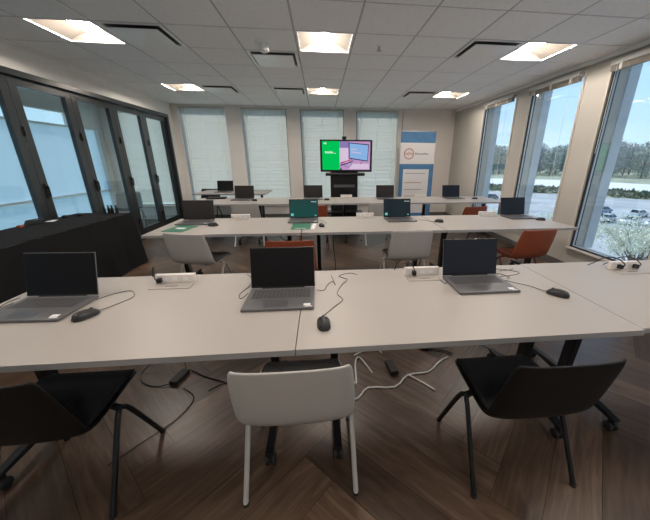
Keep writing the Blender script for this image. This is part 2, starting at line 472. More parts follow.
# folding glass doors in the left wall
tr = MB().box(XL - .14, XL + .03, -1.7, 7.64, DT - .035, DT + .03).box(XL - .14, XL + .015, -1.7, 7.64, .001, .02)
tr.box(XL - .14, XL + .03, 7.58, 7.64, .02, DT - .035)
struct(tr.build('trim_3', 'doorframe', bevel=.004))
def folding_door(y0, y1, n):
    d = bpy.data.objects.new('door_%d' % n, None); COL.objects.link(d); struct(d)
    d.location = (XL - .06, y0, 0)
    L = y1 - y0; s = .105; f = MB(); z0, z1 = .022, DT - .037
    f.box(-.03, .03, .002, s, z0, z1).box(-.03, .03, L - s, L - .002, z0, z1)
    f.box(-.03, .03, s, L - s, z0, z0 + .17).box(-.03, .03, s, L - s, z1 - .09, z1)
    f.build('door_frame', 'doorframe', d, bevel=.003)
    MB().box(-.006, .006, s, L - s, z0 + .17, z1 - .09).build('door_pane', 'doorglass', d)
    hd = MB().box(.031, .042, .035, .065, .98, 1.16).box(.042, .075, .042, .058, 1.10, 1.13).box(.06, .075, .042, .058, 1.0, 1.13)
    hd.build('door_handle', 'blacksteel', d, bevel=.002)
    hg = MB()
    for z in (.35, 1.75):
        hg.tube([(.042, .004, z - .05), (.042, .004, z + .05)], .011)
    hg.build('hinge', 'blacksteel', d)
ys = [7.578 - .877 * k for k in range(11)]
for k in range(10): folding_door(ys[k + 1], ys[k], k + 1)

# ------------------------------------------------------------------ ceiling fittings
def make_light():
    t = thing('ceiling_light', '', 'light')
    g = GP / 2 - .012
    f = MB()
    f.box(-g, g, -g, -g + .018, .0, .012).box(-g, g, g - .018, g, .0, .012).box(-g, -g + .018, -g + .018, g - .018, .0, .012).box(g - .018, g, -g + .018, g - .018, 0, .012)
    f.build('frame', 'ventwhite', t)
    r = MB(); gi = g - .018; P = []
    for s in (-1, 1):
        rows = []
        for k in range(9):
            u = k / 8; x = s * (gi - u * (gi - .046)); z = .012 + .085 * math.sin(u * PI / 2)
            rows.append([(x, -gi, z), (x, gi, z)])
        r.grid(rows)
    r.box(-gi, gi, -gi - .002, -gi, .0, .10).box(-gi, gi, gi, gi + .002, .0, .10)
    r.build('reflector', 'reflector', t, recalc=False)
    l = MB(); P = []
    for k in range(7):
        a = -PI / 2 + PI * k / 6; P.append([(.042 * math.sin(a), -gi + .004, .094 - .045 * math.cos(a)), (.042 * math.sin(a), gi - .004, .094 - .045 * math.cos(a))])
    l.grid(P); l.build('lens', 'lens', t)
    return t
LR = Repeater(make_light())
names = ['leftmost of the near row', 'middle one of the near row', 'rightmost of the near row',
         'far left one close to the back blinds', 'small far one in the middle, above the wall screen', 'far right one ahead of the blank wall corner',
         'left one added unseen overhead to light the near tables', 'middle one added unseen overhead to light the near tables', 'right one added unseen overhead to light the near tables',
         'left one added unseen at the rear end of the room', 'middle one added unseen at the rear end of the room', 'right one added unseen at the rear end of the room']
for (i, j), nm in zip(lights_ij, names):
    LR((GX + (i + .5) * GP, GY + (j + .5) * GP, H), 0, 'square recessed ceiling light, ' + nm, 'recessed ceiling lights')
def make_vent():
    t = thing('air_diffuser', '', 'air vent')
    g = GP / 2 - .012
    f = MB(); b = .03
    f.box(-g, g, -g, -g + b, -.004, .012).box(-g, g, g - b, g, -.004, .012).box(-g, -g + b, -g + b, g - b, -.004, .012).box(g - b, g, -g + b, g - b, -.004, .012)
    f.build('frame', 'ventwhite', t)
    MB().prism([(-g + b, .012), (g - b, .012), (g - .16, .09), (-g + .16, .09)], 'y', -g + b, g - b).build('throat', 'ventdark', t)
    p = MB(); q = g - .058
    p.box(-q, q, -q, q, -.028, -.0195); p.build('face_plate', 'ventwhite', t, bevel=.003)
    h = MB()
    h.box(-.10, .10, -.10, .10, -.0195, .06)
    h.build('hanger', 'ventdark', t)
    return t
VR = Repeater(make_vent())
for (i, j), nm in zip(vents_ij, ['at left, right beside the nearest left light', 'near the middle, below the round sensor', 'at right, left of the nearest right light',
                                 'far left, beside the far left light', 'small and far, left of the far middle light', 'far right, left of the far right light']):
    VR((GX + (i + .5) * GP, GY + (j + .5) * GP, H), 0, 'square white air diffuser plate in ceiling, ' + nm, 'ceiling air diffusers')
t = thing('smoke_detector', 'round white detector with a cone under it, next to the middle air diffuser', 'detector', (-.57, 3.80, H - .001))
MB().lathe([(.075, -.022), (.083, -.015), (.085, 0)], 24).build('base', 'sensor', t)
MB().lathe([(.024, -.105), (.050, -.09), (.055, -.07), (.036, -.022)], 20).build('sensing_head', 'sensor', t)
t = thing('sprinkler_head', 'small white sprinkler head in ceiling, right of the middle light', 'sprinkler', (.68, 3.79, H + .003))
MB().lathe([(.034, -.010), (.04, 0)], 20).build('escutcheon', 'sensor', t)
MB().lathe([(.012, -.045), (.012, -.010)], 10).lathe([(.026, -.052), (.028, -.047), (.012, -.045)], 14).build('deflector', 'silver', t)

# ------------------------------------------------------------------ blinds
def make_blind(L, h):
    t = thing('window_blind', '', 'blind')
    MB().box(0, L, -.03, .03, -.045, 0).build('head_rail', 'slatrail', t, bevel=.003)
    s = MB(); p = .034; z = -.06; sw = .042
    ang = math.radians(58); rng = random.Random(int(L * 1000))
    while z > -h + .05:
        a = ang + .10 * math.sin(z * 9.0) + .06 * math.sin(z * 31) + rng.uniform(-.06, .06); dy, dz = -sw / 2 * math.cos(a), sw / 2 * math.sin(a)
        s.add([(0, -dy, z - dz), (L, -dy, z - dz), (L, dy, z + dz), (0, dy, z + dz)], [(0, 1, 2, 3)])
        z -= p
    s.build('slats', 'slat', t, recalc=False)
    MB().box(0, L, -.02, .02, -h, -h + .022).build('bottom_rail', 'slatrail', t, bevel=.003)
    c = MB()
    for x in (.14, L / 2, L - .14):
        c.box(x - .003, x + .003, -.0265, -.0255, -h + .02, -.045)
    c.tube([(.10, -.034, -.045), (.10, -.036, -1.5)], .005, 6)
    c.build('cords', 'cord', t)
    return t
BL = 1.06 - .03
BR = Repeater(make_blind(BL, WZ1 + .06 - WZ0 - .03))
for (a, b), nm in zip(bw + cw, ['leftmost of the back wall, behind the corner table', 'second from left on the back wall, above the table end',
                                'third from left on the back wall', 'fourth on the back wall, between screen and banner',
                                'seen through the folding glass doors at left']):
    BR((a + .015, YB + .045, WZ1 + .06 - .006), 0, 'closed pale slatted blind, ' + nm, 'closed window blinds')
def make_raised():
    t = thing('raised_blind', '', 'blind')
    L = 1.01 - .03
    MB().box(0, L, -.03, .03, -.045, 0).build('head_rail', 'slatrail', t, bevel=.003)
    s = MB()
    for k in range(14): s.box(.005, L - .005, -.024, .024, -.052 - k * .0042, -.0495 - k * .0042)
    s.build('slats', 'slatstack', t)
    c = MB()
    for x in (.14, L / 2, L - .14): MB().box(x - .015, x + .015, -.034, -.030, -.115, -.002).build('clip', 'slatrail', t)
    MB().tube([(L - .1, -.038, -.05), (L - .1, -.04, -1.4)], .0018, 5).build('cord', 'cord', t)
    MB().tube([(.10, -.038, -.05), (.10, -.04, -1.0)], .003, 6).build('wand', 'cord', t)
    return t
RR = Repeater(make_raised())
for (a, b), nm in zip(rw, ['farthest narrow window of the right wall', 'middle window of the right wall', 'nearest big window at the right edge',
                           'unseen added window beside the viewer', 'unseen added window behind the viewer', 'last unseen added window behind the viewer']):
    RR((XR - .036, b - .015 - (b - a - 1.01) / 2, WZ1 - .002), -PI / 2, 'slatted blind drawn up to the head of the ' + nm, 'raised window blinds')

# ------------------------------------------------------------------ chair
def make_chair(name, label, shell_m, pad_m, leg_m):
    t = thing(name, label, 'chair')
    # profile: (y, z, half width, edge raise(perp), )  front -> back top ; facing +y
    prof = [(.228, .400, .185, .000), (.218, .416, .202, .002), (.16, .424, .214, .004), (.08, .420, .220, .008), (0, .412, .225, .014), (-.07, .404, .229, .020),
            (-.130, .402, .233, .028), (-.175, .414, .236, .036), (-.207, .446, .237, .042), (-.226, .50, .237, .042), (-.240, .56, .235, .038),
            (-.253, .62, .232, .034), (-.264, .68, .228, .028), (-.273, .728, .222, .024), (-.277, .752, .215, .022), (-.279, .761, .206, .020)]
    nrm = []
    for i in range(len(prof)):
        a = prof[max(i - 1, 0)]; b = prof[min(i + 1, len(prof) - 1)]
        ty, tz = b[0] - a[0], b[1] - a[1]; l = math.hypot(ty, tz); ty /= l; tz /= l
        nrm.append((tz * 1.0, -ty * 1.0))        # points to the sitter's side
    m = 13; rows = []
    for (y, z, hw, e), (ny, nz) in zip(prof, nrm):
        row = []
        for k in range(m):
            u = -1 + 2 * k / (m - 1); su = math.sin(u * PI / 2)
            d = e * abs(u) ** 2.4
            row.append(Vector((hw * su * 1.0, y + ny * d, z + nz * d)))
        rows.append(row)
    sh = MB(); sh.grid(rows)
    o = sh.build('shell', shell_m, t, recalc=False, sharp=80)
    so = o.modifiers.new('solid', 'SOLIDIFY'); so.thickness = .010; so.offset = 0
    ss = o.modifiers.new('sub', 'SUBSURF'); ss.levels = 1; ss.render_levels = 1
    # seat pad lying on the seat
    top = []; bot = []
    for i in range(1, 8):
        y, z, hw, e = prof[i]; ny, nz = nrm[i]; rt = []; rb = []
        for k in range(m):
            u = -1 + 2 * k / (m - 1); su = math.sin(u * PI / 2) * .93; d = e * abs(u) ** 2.4
            edge = 1 if 0 < k < m - 1 and 1 < i < 7 else 0
            rb.append(Vector((hw * su, y + ny * (d + .006), z + nz * (d + .006))))
            q = d + .010 + (.016 if edge else 0)
            rt.append(Vector((hw * su, y + ny * q, z + nz * q)))
        top.append(rt); bot.append(rb)
    p = MB(); p.grid(top); p.grid(bot)
    c = m; r = len(top); nb = r * c
    rim = [(0, j) for j in range(c)] + [(i, c - 1) for i in range(1, r)] + [(r - 1, j) for j in range(c - 2, -1, -1)] + [(i, 0) for i in range(r - 2, 0, -1)]
    for q in range(len(rim)):
        a = rim[q]; b = rim[(q + 1) % len(rim)]
        ia, ib = a[0] * c + a[1], b[0] * c + b[1]
        p.f.append([ia, ib, ib + nb, ia + nb]); p.mi.append(0); p.sm.append(True)
    bm_o = p.build('seat_pad', pad_m, t, sharp=70)
    # under-frame and legs: an inverted V on each side
    fr = MB()
    for s in (-1, 1):
        fr.tube(catmull([(s * .222, .02, .375), (s * .19, .02, .388), (s * .1, .01, .390), (0, .01, .390)], 3), .0125, 8)
        fr.tube([(s * .10, -.12, .388), (s * .10, .01, .392), (s * .10, .14, .406)], .010, 8)
    fr.build('under_frame', leg_m, t)
    for s in (-1, 1):
        for fy, sy in ((.215, 1), (-.205, -1)):
            l = MB()
            l.tube(catmull([(s * .20, .01, .390), (s * .232, .01 + sy * .01, .375), (s * .238, .01 + sy * .05, .325), (s * .247, fy, .006)], 4), .0118, 8)
            lo = l.build('leg', leg_m, t)
            MB().lathe([(.014, 0), (.014, .012)], 10, T=Matrix.Translation((s * .247, fy, 0))).build('foot_glide', 'rubber', lo)
    return t
cw_ = Repeater(make_chair('white_chair', '', 'whitepl', 'greypad', 'whiteleg'))
cb_ = Repeater(make_chair('black_chair', '', 'blackpl', 'blackpad', 'blacksteel'))
co_ = Repeater(make_chair('rust_chair', '', 'orangepl', 'orangepad', 'rustleg'))
R = math.radians
cw_((-.125, 1.14, 0), R(0), 'white plastic shell chair with charcoal pad, front centre, its back to the viewer', 'white shell chairs')
cb_((.905, 1.075, 0), R(0), 'black shell chair at front right, under the near table', 'black shell chairs')
cb_((-1.175, 1.15, 0), R(0), 'black shell chair at front left, cut by the picture edge', 'black shell chairs')
cw_((-1.31, 3.23, 0), R(-13), 'white shell chair turned a little right, at left of middle table row', 'white shell chairs')
co_((-.30, 2.90, 0), R(0), 'rust brown shell chair mostly hidden behind the front centre laptop', 'rust shell chairs')
cw_((.93, 3.18, 0), R(2), 'white shell chair at the middle table row, right of the aisle cables', 'white shell chairs')
co_((2.30, 3.13, 0), R(7), 'rust brown shell chair turned sideways by the right windows, middle row', 'rust shell chairs')
cw_((-1.27, 5.32, 0), R(0), 'white shell chair tucked in at left of the back table row', 'white shell chairs')
cw_((1.00, 5.20, 0), R(4), 'white shell chair at the back table row, behind the middle right laptop', 'white shell chairs')
co_((-.14, 5.08, 0), R(0), 'rust brown shell chair peeking out behind the green-screened laptop', 'rust shell chairs')
co_((2.42, 4.78, 0), R(12), 'rust brown shell chair at right of the back table row', 'rust shell chairs')
cw_((-4.15, 6.85, 0), R(200), 'pale shell chair standing in the corridor behind the glass doors', 'white shell chairs')

# ------------------------------------------------------------------ tables
def make_table(L=1.56, D=.88):
    t = thing('training_table', '', 'table')       # origin: centre on floor
    hz = .74
    top = MB(); top.use('laminate').box(-L / 2 + .002, L / 2 - .002, -D / 2, D / 2, hz - .0015, hz)
    top.use('edge').box(-L / 2 + .002, L / 2 - .002, -D / 2, D / 2, hz - .027, hz - .0015)
    top.build('tabletop', None, t)
    b = MB()
    for s in (-1, 1): b.box(s * (L / 2 - .17) - .03, s * (L / 2 - .17) + .03, -.20, .20, hz - .062, hz - .028)
    b.build('top_bracket', 'blacksteel', t)
    b = MB().box(-L / 2 + .20, L / 2 - .20, .05, .09, hz - .085, hz - .045)
    b.build('crossbar', 'blacksteel', t)
    for s in (-1, 1):
        x = s * (L / 2 - .17)
        l = MB().prism([(.005, .115), (.075, .115), (.045, hz - .063), (-.035, hz - .063)], 'x', x - .022, x + .022)
        lo = l.build('leg', 'blacksteel', t, bevel=.004)
        f = MB().prism([(-.36, .072), (.36, .072), (.36, .092), (.06, .118), (-.02, .118), (-.36, .092)], 'x', x - .020, x + .020)
        fo = f.build('foot', 'blacksteel', t, bevel=.004)
        ed = MB().box(x - .010, x + .010, -.355, .355, .0925, .0935)
        for sy in (-1, 1):
            c = MB(); y = sy * .335
            for q in (-1, 1):
                T = Matrix.Translation((x + q * .016, y, .028)) @ Matrix.Rotation(PI / 2, 4, 'Y')
                c.lathe([(.022, -.010), (.028, -.006), (.028, .006), (.022, .010)], 16, T=T)
            c.box(x - .006, x + .006, y - .02, y + .02, .028, .060).lathe([(.010, .058), (.010, .073)], 8, T=Matrix.Translation((x, y, 0)))
            c.build('caster', 'rubber', fo)
    return t
TR = Repeater(make_table())
for k, nm in enumerate(['left one of the near row', 'centre one of the near row', 'right one of the near row']):
    TR((-.90 + 1.56 * k, 1.455 + (.015 if k == 2 else 0), 0), 0, 'white topped table on black legs, ' + nm, 'training tables')
for k, nm in enumerate(['left one of the middle row, with a green folder', 'centre one of the middle row', 'right one of the middle row, by the windows']):
    TR((-1.00 + 1.565 * k, 3.0 + .46, 0), 0, 'white topped table on black legs, ' + nm, 'training tables')
for x, nm in ((-.52, 'back row, in front of the lit screen'), (1.04, 'back row, before the banner'), (2.60, 'right end of the back row')):
    TR((x, 5.15 + .46, 0), 0, 'white topped table on black legs, ' + nm, 'training tables')
st = make_table(1.0); st.location = (-1.80, 5.61, 0); st['label'] = 'short white topped table on black legs, left end of the back row'; st['group'] = 'training tables'
TR((-2.0, 7.25, 0), R(-2), 'white topped table alone in the far left corner under the blinds', 'training tables')

# ------------------------------------------------------------------ laptops
def make_laptop(screen, tilt=14, marks=None):
    t = thing('laptop', '', 'laptop')           # origin: hinge line centre, on the table; facing -y
    W, D, th = .362, .258, .016
    b = MB().box(-W / 2, W / 2, -D, 0, .003, th)
    b.build('base', 'laptop', t, bevel=.003)
    ft = MB()
    for x in (-.15, .15):
        for y in (-.03, -D + .03): ft.lathe([(.008, 0), (.008, .003)], 8, T=Matrix.Translation((x, y, 0)))
    ft.build('rubber_foot', 'rubber', t)
    k = MB(); rows = 6; cols = 15; kw = (W - .05) / cols; kd = .108 / rows
    for r in range(rows):
        c = 0
        while c < cols:
            span = 5 if (r == rows - 1 and c == 4) else 1
            x0 = -W / 2 + .025 + c * kw; y0 = -.030 - (r + 1) * kd
            k.box(x0 + .0015, x0 + kw * span - .0015, y0 + .0015, y0 + kd - .0015, th + .0003, th + .0018); c += span
    k.build('keyboard', 'keys', t)
    MB().box(-.075, .045, -D + .016, -D + .092, th + .0002, th + .0008).build('trackpad', 'pad', t)
    MB().box(W / 2 - .055, W / 2 - .020, -D + .022, -D + .045, th + .0002, th + .0007).box(W / 2 - .048, W / 2 - .012, -D + .010, -D + .018, th + .0002, th + .0006).build('sticker', 'paper', t)
    T = Matrix.Translation((0, -.004, th - .002)) @ Matrix.Rotation(R(-tilt), 4, 'X')
    HS = .236
    ld = MB().box(-W / 2, W / 2, 0, .006, .004, HS, T=T)
    lo = ld.build('lid', 'lapedge', t, bevel=.002)
    MB().box(-W / 2 + .0015, W / 2 - .0015, -.0012, -.0001, .006, HS - .0015, T=T).build('bezel', 'bezel', lo)
    MB().box(-W / 2 + .006, W / 2 - .006, -.0022, -.0013, .016, HS - .007, T=T).build('display', screen, lo)
    if marks:
        mk = MB()
        mk.use('uicyan').box(-W / 2 + .020, -W / 2 + .052, -.0030, -.0023, .030, .060, T=T)
        mk.use('uiwhite')
        x = W / 2 - .085
        for q, (wd, hh) in enumerate(((.008, .009), (.012, .006), (.010, .008), (.014, .006), (.008, .009))):
            mk.box(x, x + wd, -.0030, -.0023, HS - .036, HS - .036 + hh, T=T); x += wd + .003
        mk.use('uicyan').box(W / 2 - .045, W / 2 - .025, -.0030, -.0023, .028, .040, T=T)
        mk.build('screen_icons', None, lo)
    hg = MB().tube([(-.12, -.002, th - .001), (.12, -.002, th - .001)], .006, 8)
    hg.build('hinge', 'bezel', t)
    return t
off = Repeater(make_laptop('off', 14)); blue = Repeater(make_laptop('offblue', 12)); brown = Repeater(make_laptop('dimbrown', 10))
TZ = .7402
off((-1.400, 1.595, TZ), R(-2), 'open grey laptop with black screen at left of the near table row', 'open laptops')
off((-.232, 1.60, TZ), R(0), 'open grey laptop with black screen, centre of the near table row', 'open laptops')
blue((.943, 1.695, TZ), R(0), 'open grey laptop with dark blue screen on the near row, left of a mouse', 'open laptops')
brown((-1.49, 3.74, TZ), R(1), 'open laptop with dark brown screen behind a green folder, middle row left', 'open laptops')
t1 = make_laptop('teal', 10, True); t1.location = (-.225, 3.76, TZ); t1['label'] = 'open laptop with bright teal green screen at centre of the middle row'; t1['group'] = 'open laptops'
t2 = make_laptop('tealdark', 10, True); t2.location = (.975, 3.74, TZ); t2.rotation_euler.z = R(3); t2['label'] = 'open laptop with very dark teal screen, middle row above a white chair'; t2['group'] = 'open laptops'
blue((2.61, 3.80, TZ), R(3), 'open laptop with dark blue screen at right end of the middle row', 'open laptops')
brown((-1.45, 5.86, TZ), R(-4), 'open laptop with brownish screen at left of the back row', 'open laptops')
brown((-.155, 5.92, TZ), R(0), 'open laptop on the back row just left of the screen stand', 'open laptops')
brown((1.265, 5.88, TZ), R(0), 'open laptop on the back row between screen stand and banner', 'open laptops')
blue((2.62, 5.86, TZ), R(0), 'open laptop at far right of the back row by the blank wall', 'open laptops')
t3 = off((-2.22, 7.30, TZ), R(0), 'open laptop on the far left corner table below the blinds', 'open laptops')
# closed laptop
t = thing('closed_laptop', 'closed black laptop lying at left of the back row, beside an open one', 'laptop', (-2.0, 5.98, TZ), R(8))
MB().box(-.17, .17, -.12, .12, .002, .016).build('base', 'blackpl', t, bevel=.003)
MB().box(-.17, .17, -.12, .12, .017, .024).build('lid', 'blackpl', t, bevel=.003)

# ------------------------------------------------------------------ mice
def mouse(x, y, rz, label, cable_pts=None, r=.0018):
    t = thing('computer_mouse', label, 'mouse', (x, y, TZ), rz, 'computer mice')
    rows = []; NN = 13
    for i in range(NN):
        u = -1 + 2 * i / (NN - 1); yy = u * .055; w = .031 * (1 - abs(u) ** 3.2 * .55) * (1 if abs(u) < .99 else .8); h = .036 * (1 - (abs(u + .15) / 1.15) ** 2.4 * .62)
        if abs(u) > .99: h *= .6
        row = []
        for k in range(11):
            a = PI * k / 10
            row.append(Vector((w * math.cos(a) * (1 if 0 < k < 10 else 1), yy, .002 + h * max(0, math.sin(a)) ** .7)))
        rows.append(row)
    b = MB(); b.grid(rows)
    c = 11
    b.f.append([k for k in range(c)]); b.f.append([(NN - 1) * c + k for k in range(c)][::-1]); b.f.append([i * c for i in range(NN)] + [i * c + c - 1 for i in range(NN - 1, -1, -1)])
    b.mi += [0, 0, 0]; b.sm += [False, False, False]
    b.build('body', 'mouse', t)
    T = Matrix.Translation((0, .026, .028)) @ Matrix.Rotation(PI / 2, 4, 'Y')
    MB().lathe([(.009, -.004), (.011, 0), (.009, .004)], 12, T=T).build('scroll_wheel', 'mousewheel', t)
    if cable_pts:
        inv = Matrix.Translation((x, y, TZ)) @ Matrix.Rotation(rz, 4, 'Z'); inv.invert()
        pts = [inv @ Vector((p[0], p[1], TZ + (p[2] if len(p) > 2 else r + .0005))) for p in cable_pts]
        pts = [Vector((0, .054, .012)), Vector((0, .070, .005))] + pts
        MB().tube(catmull(pts, 6), r, 6).build('cord', 'greycable', t)
    return t
mouse(-1.135, 1.37, R(-25), 'black mouse beside the left laptop of the near row', [(-1.07, 1.50), (-1.04, 1.58), (-1.10, 1.66), (-1.16, 1.62, .006), (-1.205, 1.545, .009)])
mouse(-.005, 1.19, R(5), 'black mouse on near table right of the centre laptop', [(.05, 1.36), (.10, 1.44), (.075, 1.52), (.11, 1.64), (.15, 1.72), (.10, 1.78), (.17, 1.83), (.22, 1.80)])
mouse(1.315, 1.39, R(38), 'black mouse near the right end of the near table', [(1.24, 1.52), (1.16, 1.60), (1.12, 1.67), (1.25, 1.70), (1.32, 1.74), (1.26, 1.80), (1.21, 1.78)])
mouse(-1.23, 3.44, R(-80), 'black mouse beside the green folder, middle row left')
mouse(-.005, 3.32, R(10), 'black mouse right of the teal laptop, middle row', [(.05, 3.45), (.02, 3.58), (-.030, 3.66, .008)])
mouse(1.43, 3.46, R(80), 'black mouse between two laptops on the middle row', [(1.30, 3.55), (1.22, 3.6)])
mouse(2.78, 3.22 + .25, R(70), 'black mouse at the right end of the middle row', None)
mouse(-1.21, 5.58, R(60), 'black mouse on back row beside the left laptop')
mouse(.10, 5.60, R(80), 'black mouse on back row beneath the screen stand')
mouse(3.0, 5.60, R(80), 'black mouse at the far right of the back row')

# ------------------------------------------------------------------ loose cables on the tables
def cable(name, pts, r, m, label, cat='cable', group=None, n=6, ends=None):
    mb = MB().tube(catmull(pts, n), r, 7)
    o = mb.build(name, m); tag(o, label, cat, group)
    return o
z = TZ + .0025
cable('power_cable', [(-.421, 1.55, z + .008), (-.45, 1.50, z), (-.47, 1.56, z), (-.44, 1.68, z), (-.46, 1.80, z), (-.50, 1.865, z)], .0018, 'greycable', 'thin dark charging cable looping left of the centre laptop')
cable('power_cable', [(-.042, 1.56, z + .008), (.0, 1.57, z), (.02, 1.64, z), (.055, 1.70, z), (.07, 1.64, z), (.06, 1.72, z), (.05, 1.80, z)], .0018, 'greycable', 'thin dark cable curling out of the right side of the centre laptop')
cable('power_cable', [(.77, 1.64, z + .008), (.745, 1.60, z), (.735, 1.64, z), (.74, 1.70, z)], .002, 'greycable', 'short dark cable plugged in at the left side of the blue-screened laptop')
cable('usb_cable', [(1.160, 1.63, z + .008), (1.20, 1.66, z), (1.18, 1.72, z), (1.10, 1.78, z), (1.16, 1.84, z), (1.26, 1.79, z), (1.33, 1.82, z)], .0017, 'greycable', 'tangled thin cable behind the mouse at the right of the near table')
cable('power_cable', [(-1.595, 1.54, z + .008), (-1.63, 1.50, z), (-1.65, 1.56, z), (-1.64, 1.62, z)], .002, 'greycable', 'dark cable end at the left side of the left laptop')

# ------------------------------------------------------------------ power boxes in the table tops
def make_power():
    t = thing('power_box', '', 'socket box')
    MB().box(-.115, .115, -.015, .015, 0, .055).build('housing', 'whitebox', t, bevel=.004)
    f = MB().box(-.115, .115, -.105, -.020, 0, .004); f.build('flap', 'laminate', t, bevel=.001)
    MB().box(-.035, .035, -.075, -.067, .0042, .0050).build('finger_slot', 'slot', t)
    s = MB()
    for x in (-.06, 0, .06): s.box(x - .014, x + .014, -.0165, -.0151, .016, .040)
    s.build('socket', 'paper', t)
    return t
def plug(parent_loc, side, label):
    x, y = parent_loc
    t = thing('plug_lead', label, 'cable', (x, y, TZ), 0, 'black plug leads')
    MB().box(-.012, .012, -.055, -.018, .012, .040).build('plug', 'rubber', t, bevel=.004)
    return t
PR = Repeater(make_power())
for x, y, rz, nm in ((-.90, 1.775, 0, 'on the near table left of the centre laptop'), (.645, 1.765, 0, 'on the near table beside the blue-screened laptop'), (2.11, 1.755, 0, 'on the near table by the big window'),
                     (-1.03, 3.86, 0, 'on the middle row right of the left laptop'), (.57, 3.86, 0, 'on the middle row between the two teal screens'), (2.27, 3.86, 0, 'on the middle row left of the window laptop'),
                     (.50, 6.0, 0, 'on the back row in front of the screen stand'), (2.03, 6.0, 0, 'on the back row at the foot of the banner')):
    PR((x, y, TZ), rz, 'white flip-up power box ' + nm, 'flip-up power boxes')
for x, y, s, nm in ((-.98, 1.775, -1, 'left power box of the near row'), (.585, 1.765, -1, 'middle power box of the near row'), (2.05, 1.755, 1, 'power box by the big window'), (2.17, 1.755, 1, 'power box by the big window, the right one')):
    t = thing('plug_lead', 'black plug and curled lead on the ' + nm, 'cable', (x, y, TZ), 0, 'black plug leads')
    MB().box(-.012, .012, -.050, -.018, .014, .042).build('plug', 'rubber', t, bevel=.004)
    MB().tube(catmull([(0, -.048, .03), (-.005, -.065, .05), (-.02, -.03, .085), (-.05, .03, .095), (-.085, .07, .06), (-.10, .085, .006)] if s < 0 else
                      [(0, -.048, .03), (-.005, -.062, .055), (-.03, -.02, .085), (-.07, .03, .075), (-.11, .06, .03), (-.14, .075, .006)], 6), .0035, 7).build('lead', 'cable', t)

# ------------------------------------------------------------------ papers on the middle row
t = MB().box(-.115, .115, -.15, .15, 0, .004).build('green_folder', 'greencard'); tag(t, 'green folder lying in front of the left laptop of the middle row', 'folder', 'green folders'); t.location = (-1.62, 3.28, TZ); t.rotation_euler.z = R(-12)
t.location = (-1.53, 3.31, TZ)
MB().box(-.05, .05, -.02, .03, .0042, .005).build('printed_title', 'uicyan' if False else 'paper', t)
t = MB().box(-.105, .105, -.148, .148, 0, .004).build('green_folder', 'greencard'); tag(t, 'green folder lying in front of the teal laptop', 'folder', 'green folders'); t.location = (-.235, 3.33, TZ); t.rotation_euler.z = R(-1)
MB().box(-.06, .06, -.125, -.11, .0042, .005).build('printed_title', 'paper', t)
t = MB().box(-.02, .02, -.14, .14, 0, .002).build('folded_leaflet', 'paper'); tag(t, 'narrow white leaflet right of the teal laptop folder', 'leaflet'); t.location = (-.095, 3.33, TZ); t.rotation_euler.z = R(-4)

# ------------------------------------------------------------------ black-draped table along the glass doors
def draped():
    t = thing('draped_table', 'long table under a floor-length black cloth beside the glass doors', 'table', (-3.0, 2.4, 0))
    y0, y1 = -1.7, 1.98; x0, x1 = -.33, .33
    MB().box(x0, x1, y0, y1, .70, .73).build('tabletop', 'laminate', t)
    for sx in (-1, 1):
        for y in (y0 + .2, y1 - .25): MB().tube([(sx * .26, y, .0), (sx * .26, y, .70)], .014).build('leg', 'blacksteel', t)
    return t
draped()
def cloth():
    mb = MB(); x0, x1, y0, y1 = -3.345, -2.655, .69, 4.42; zt = .742; rng = random.Random(5)
    nx = 10; ny = 60
    mb.grid([[Vector((x0 + (x1 - x0) * i / nx, y0 + (y1 - y0) * j / ny, zt + .0015 * math.sin(j * 1.3 + i))) for i in range(nx + 1)] for j in range(ny + 1)])
    # skirt
    per = [(x0 + (x1 - x0) * i / nx, y0) for i in range(nx)] + [(x1, y0 + (y1 - y0) * j / ny) for j in range(ny)] + [(x1 - (x1 - x0) * i / nx, y1) for i in range(nx)] + [(x0, y1 - (y1 - y0) * j / ny) for j in range(ny)]
    rows = []
    for k in range(9):
        u = k / 8; row = []
        for q, (x, y) in enumerate(per):
            nxn = (1 if abs(x - x1) < 1e-6 else (-1 if abs(x - x0) < 1e-6 else 0)); nyn = (1 if abs(y - y1) < 1e-6 else (-1 if abs(y - y0) < 1e-6 else 0))
            a = .012 * u * math.sin(q * .75) + .006 * u * math.sin(q * 1.9 + 1) + .035 * u
            if nxn < 0: a = 0
            row.append(Vector((x + nxn * a, y + nyn * a * 1.0, zt * (1 - u) + .004 * u)))
        row.append(row[0].copy()); rows.append(row)
    mb.grid(rows)
    o = mb.build('black_tablecloth', 'cloth', sharp=60); tag(o, 'black floor-length cloth draped over the long side table at left', 'tablecloth')
    bm = bmesh.new(); bm.from_mesh(o.data); bmesh.ops.remove_doubles(bm, verts=bm.verts, dist=.0005); bmesh.ops.recalc_face_normals(bm, faces=bm.faces); bm.to_mesh(o.data); bm.free()
cloth()
CZ = .7445
# objects lying on the cloth
t = thing('cable_bundle', 'dark bundle of folded cable on the black cloth, far left edge', 'cable', (-3.24, 3.62, CZ), R(-5))
pts = []
for k in range(40):
    a = k * .62; pts.append((.03 * math.cos(a) * (1 + .1 * math.sin(k)), .10 * math.sin(a) + .001 * k, .010 + .0012 * k))
MB().tube(catmull(pts, 3), .006, 6).build('cord', 'cable', t)
MB().box(-.02, .02, -.16, -.11, 0, .025).build('plug', 'orangepl', t, bevel=.004)
t = thing('label_cards', 'few small white cards by the cable bundle on the black cloth', 'cards', (-3.22, 3.82, CZ), R(8))
MB().box(-.04, .04, -.03, .03, 0, .003).build('card', 'paper', t)
MB().box(-.03, .03, .045, .085, 0, .003).build('card', 'paper', t)
t = thing('headset', 'black headset lying on the black cloth beside a door post', 'headset', (-3.20, 4.12, CZ), R(60))
MB().tube([(.075 * math.cos(a), .085 * math.sin(a), .012 + .0 * a) for a in [PI * k / 12 for k in range(13)]], .006, 8).build('headband', 'rubber', t)
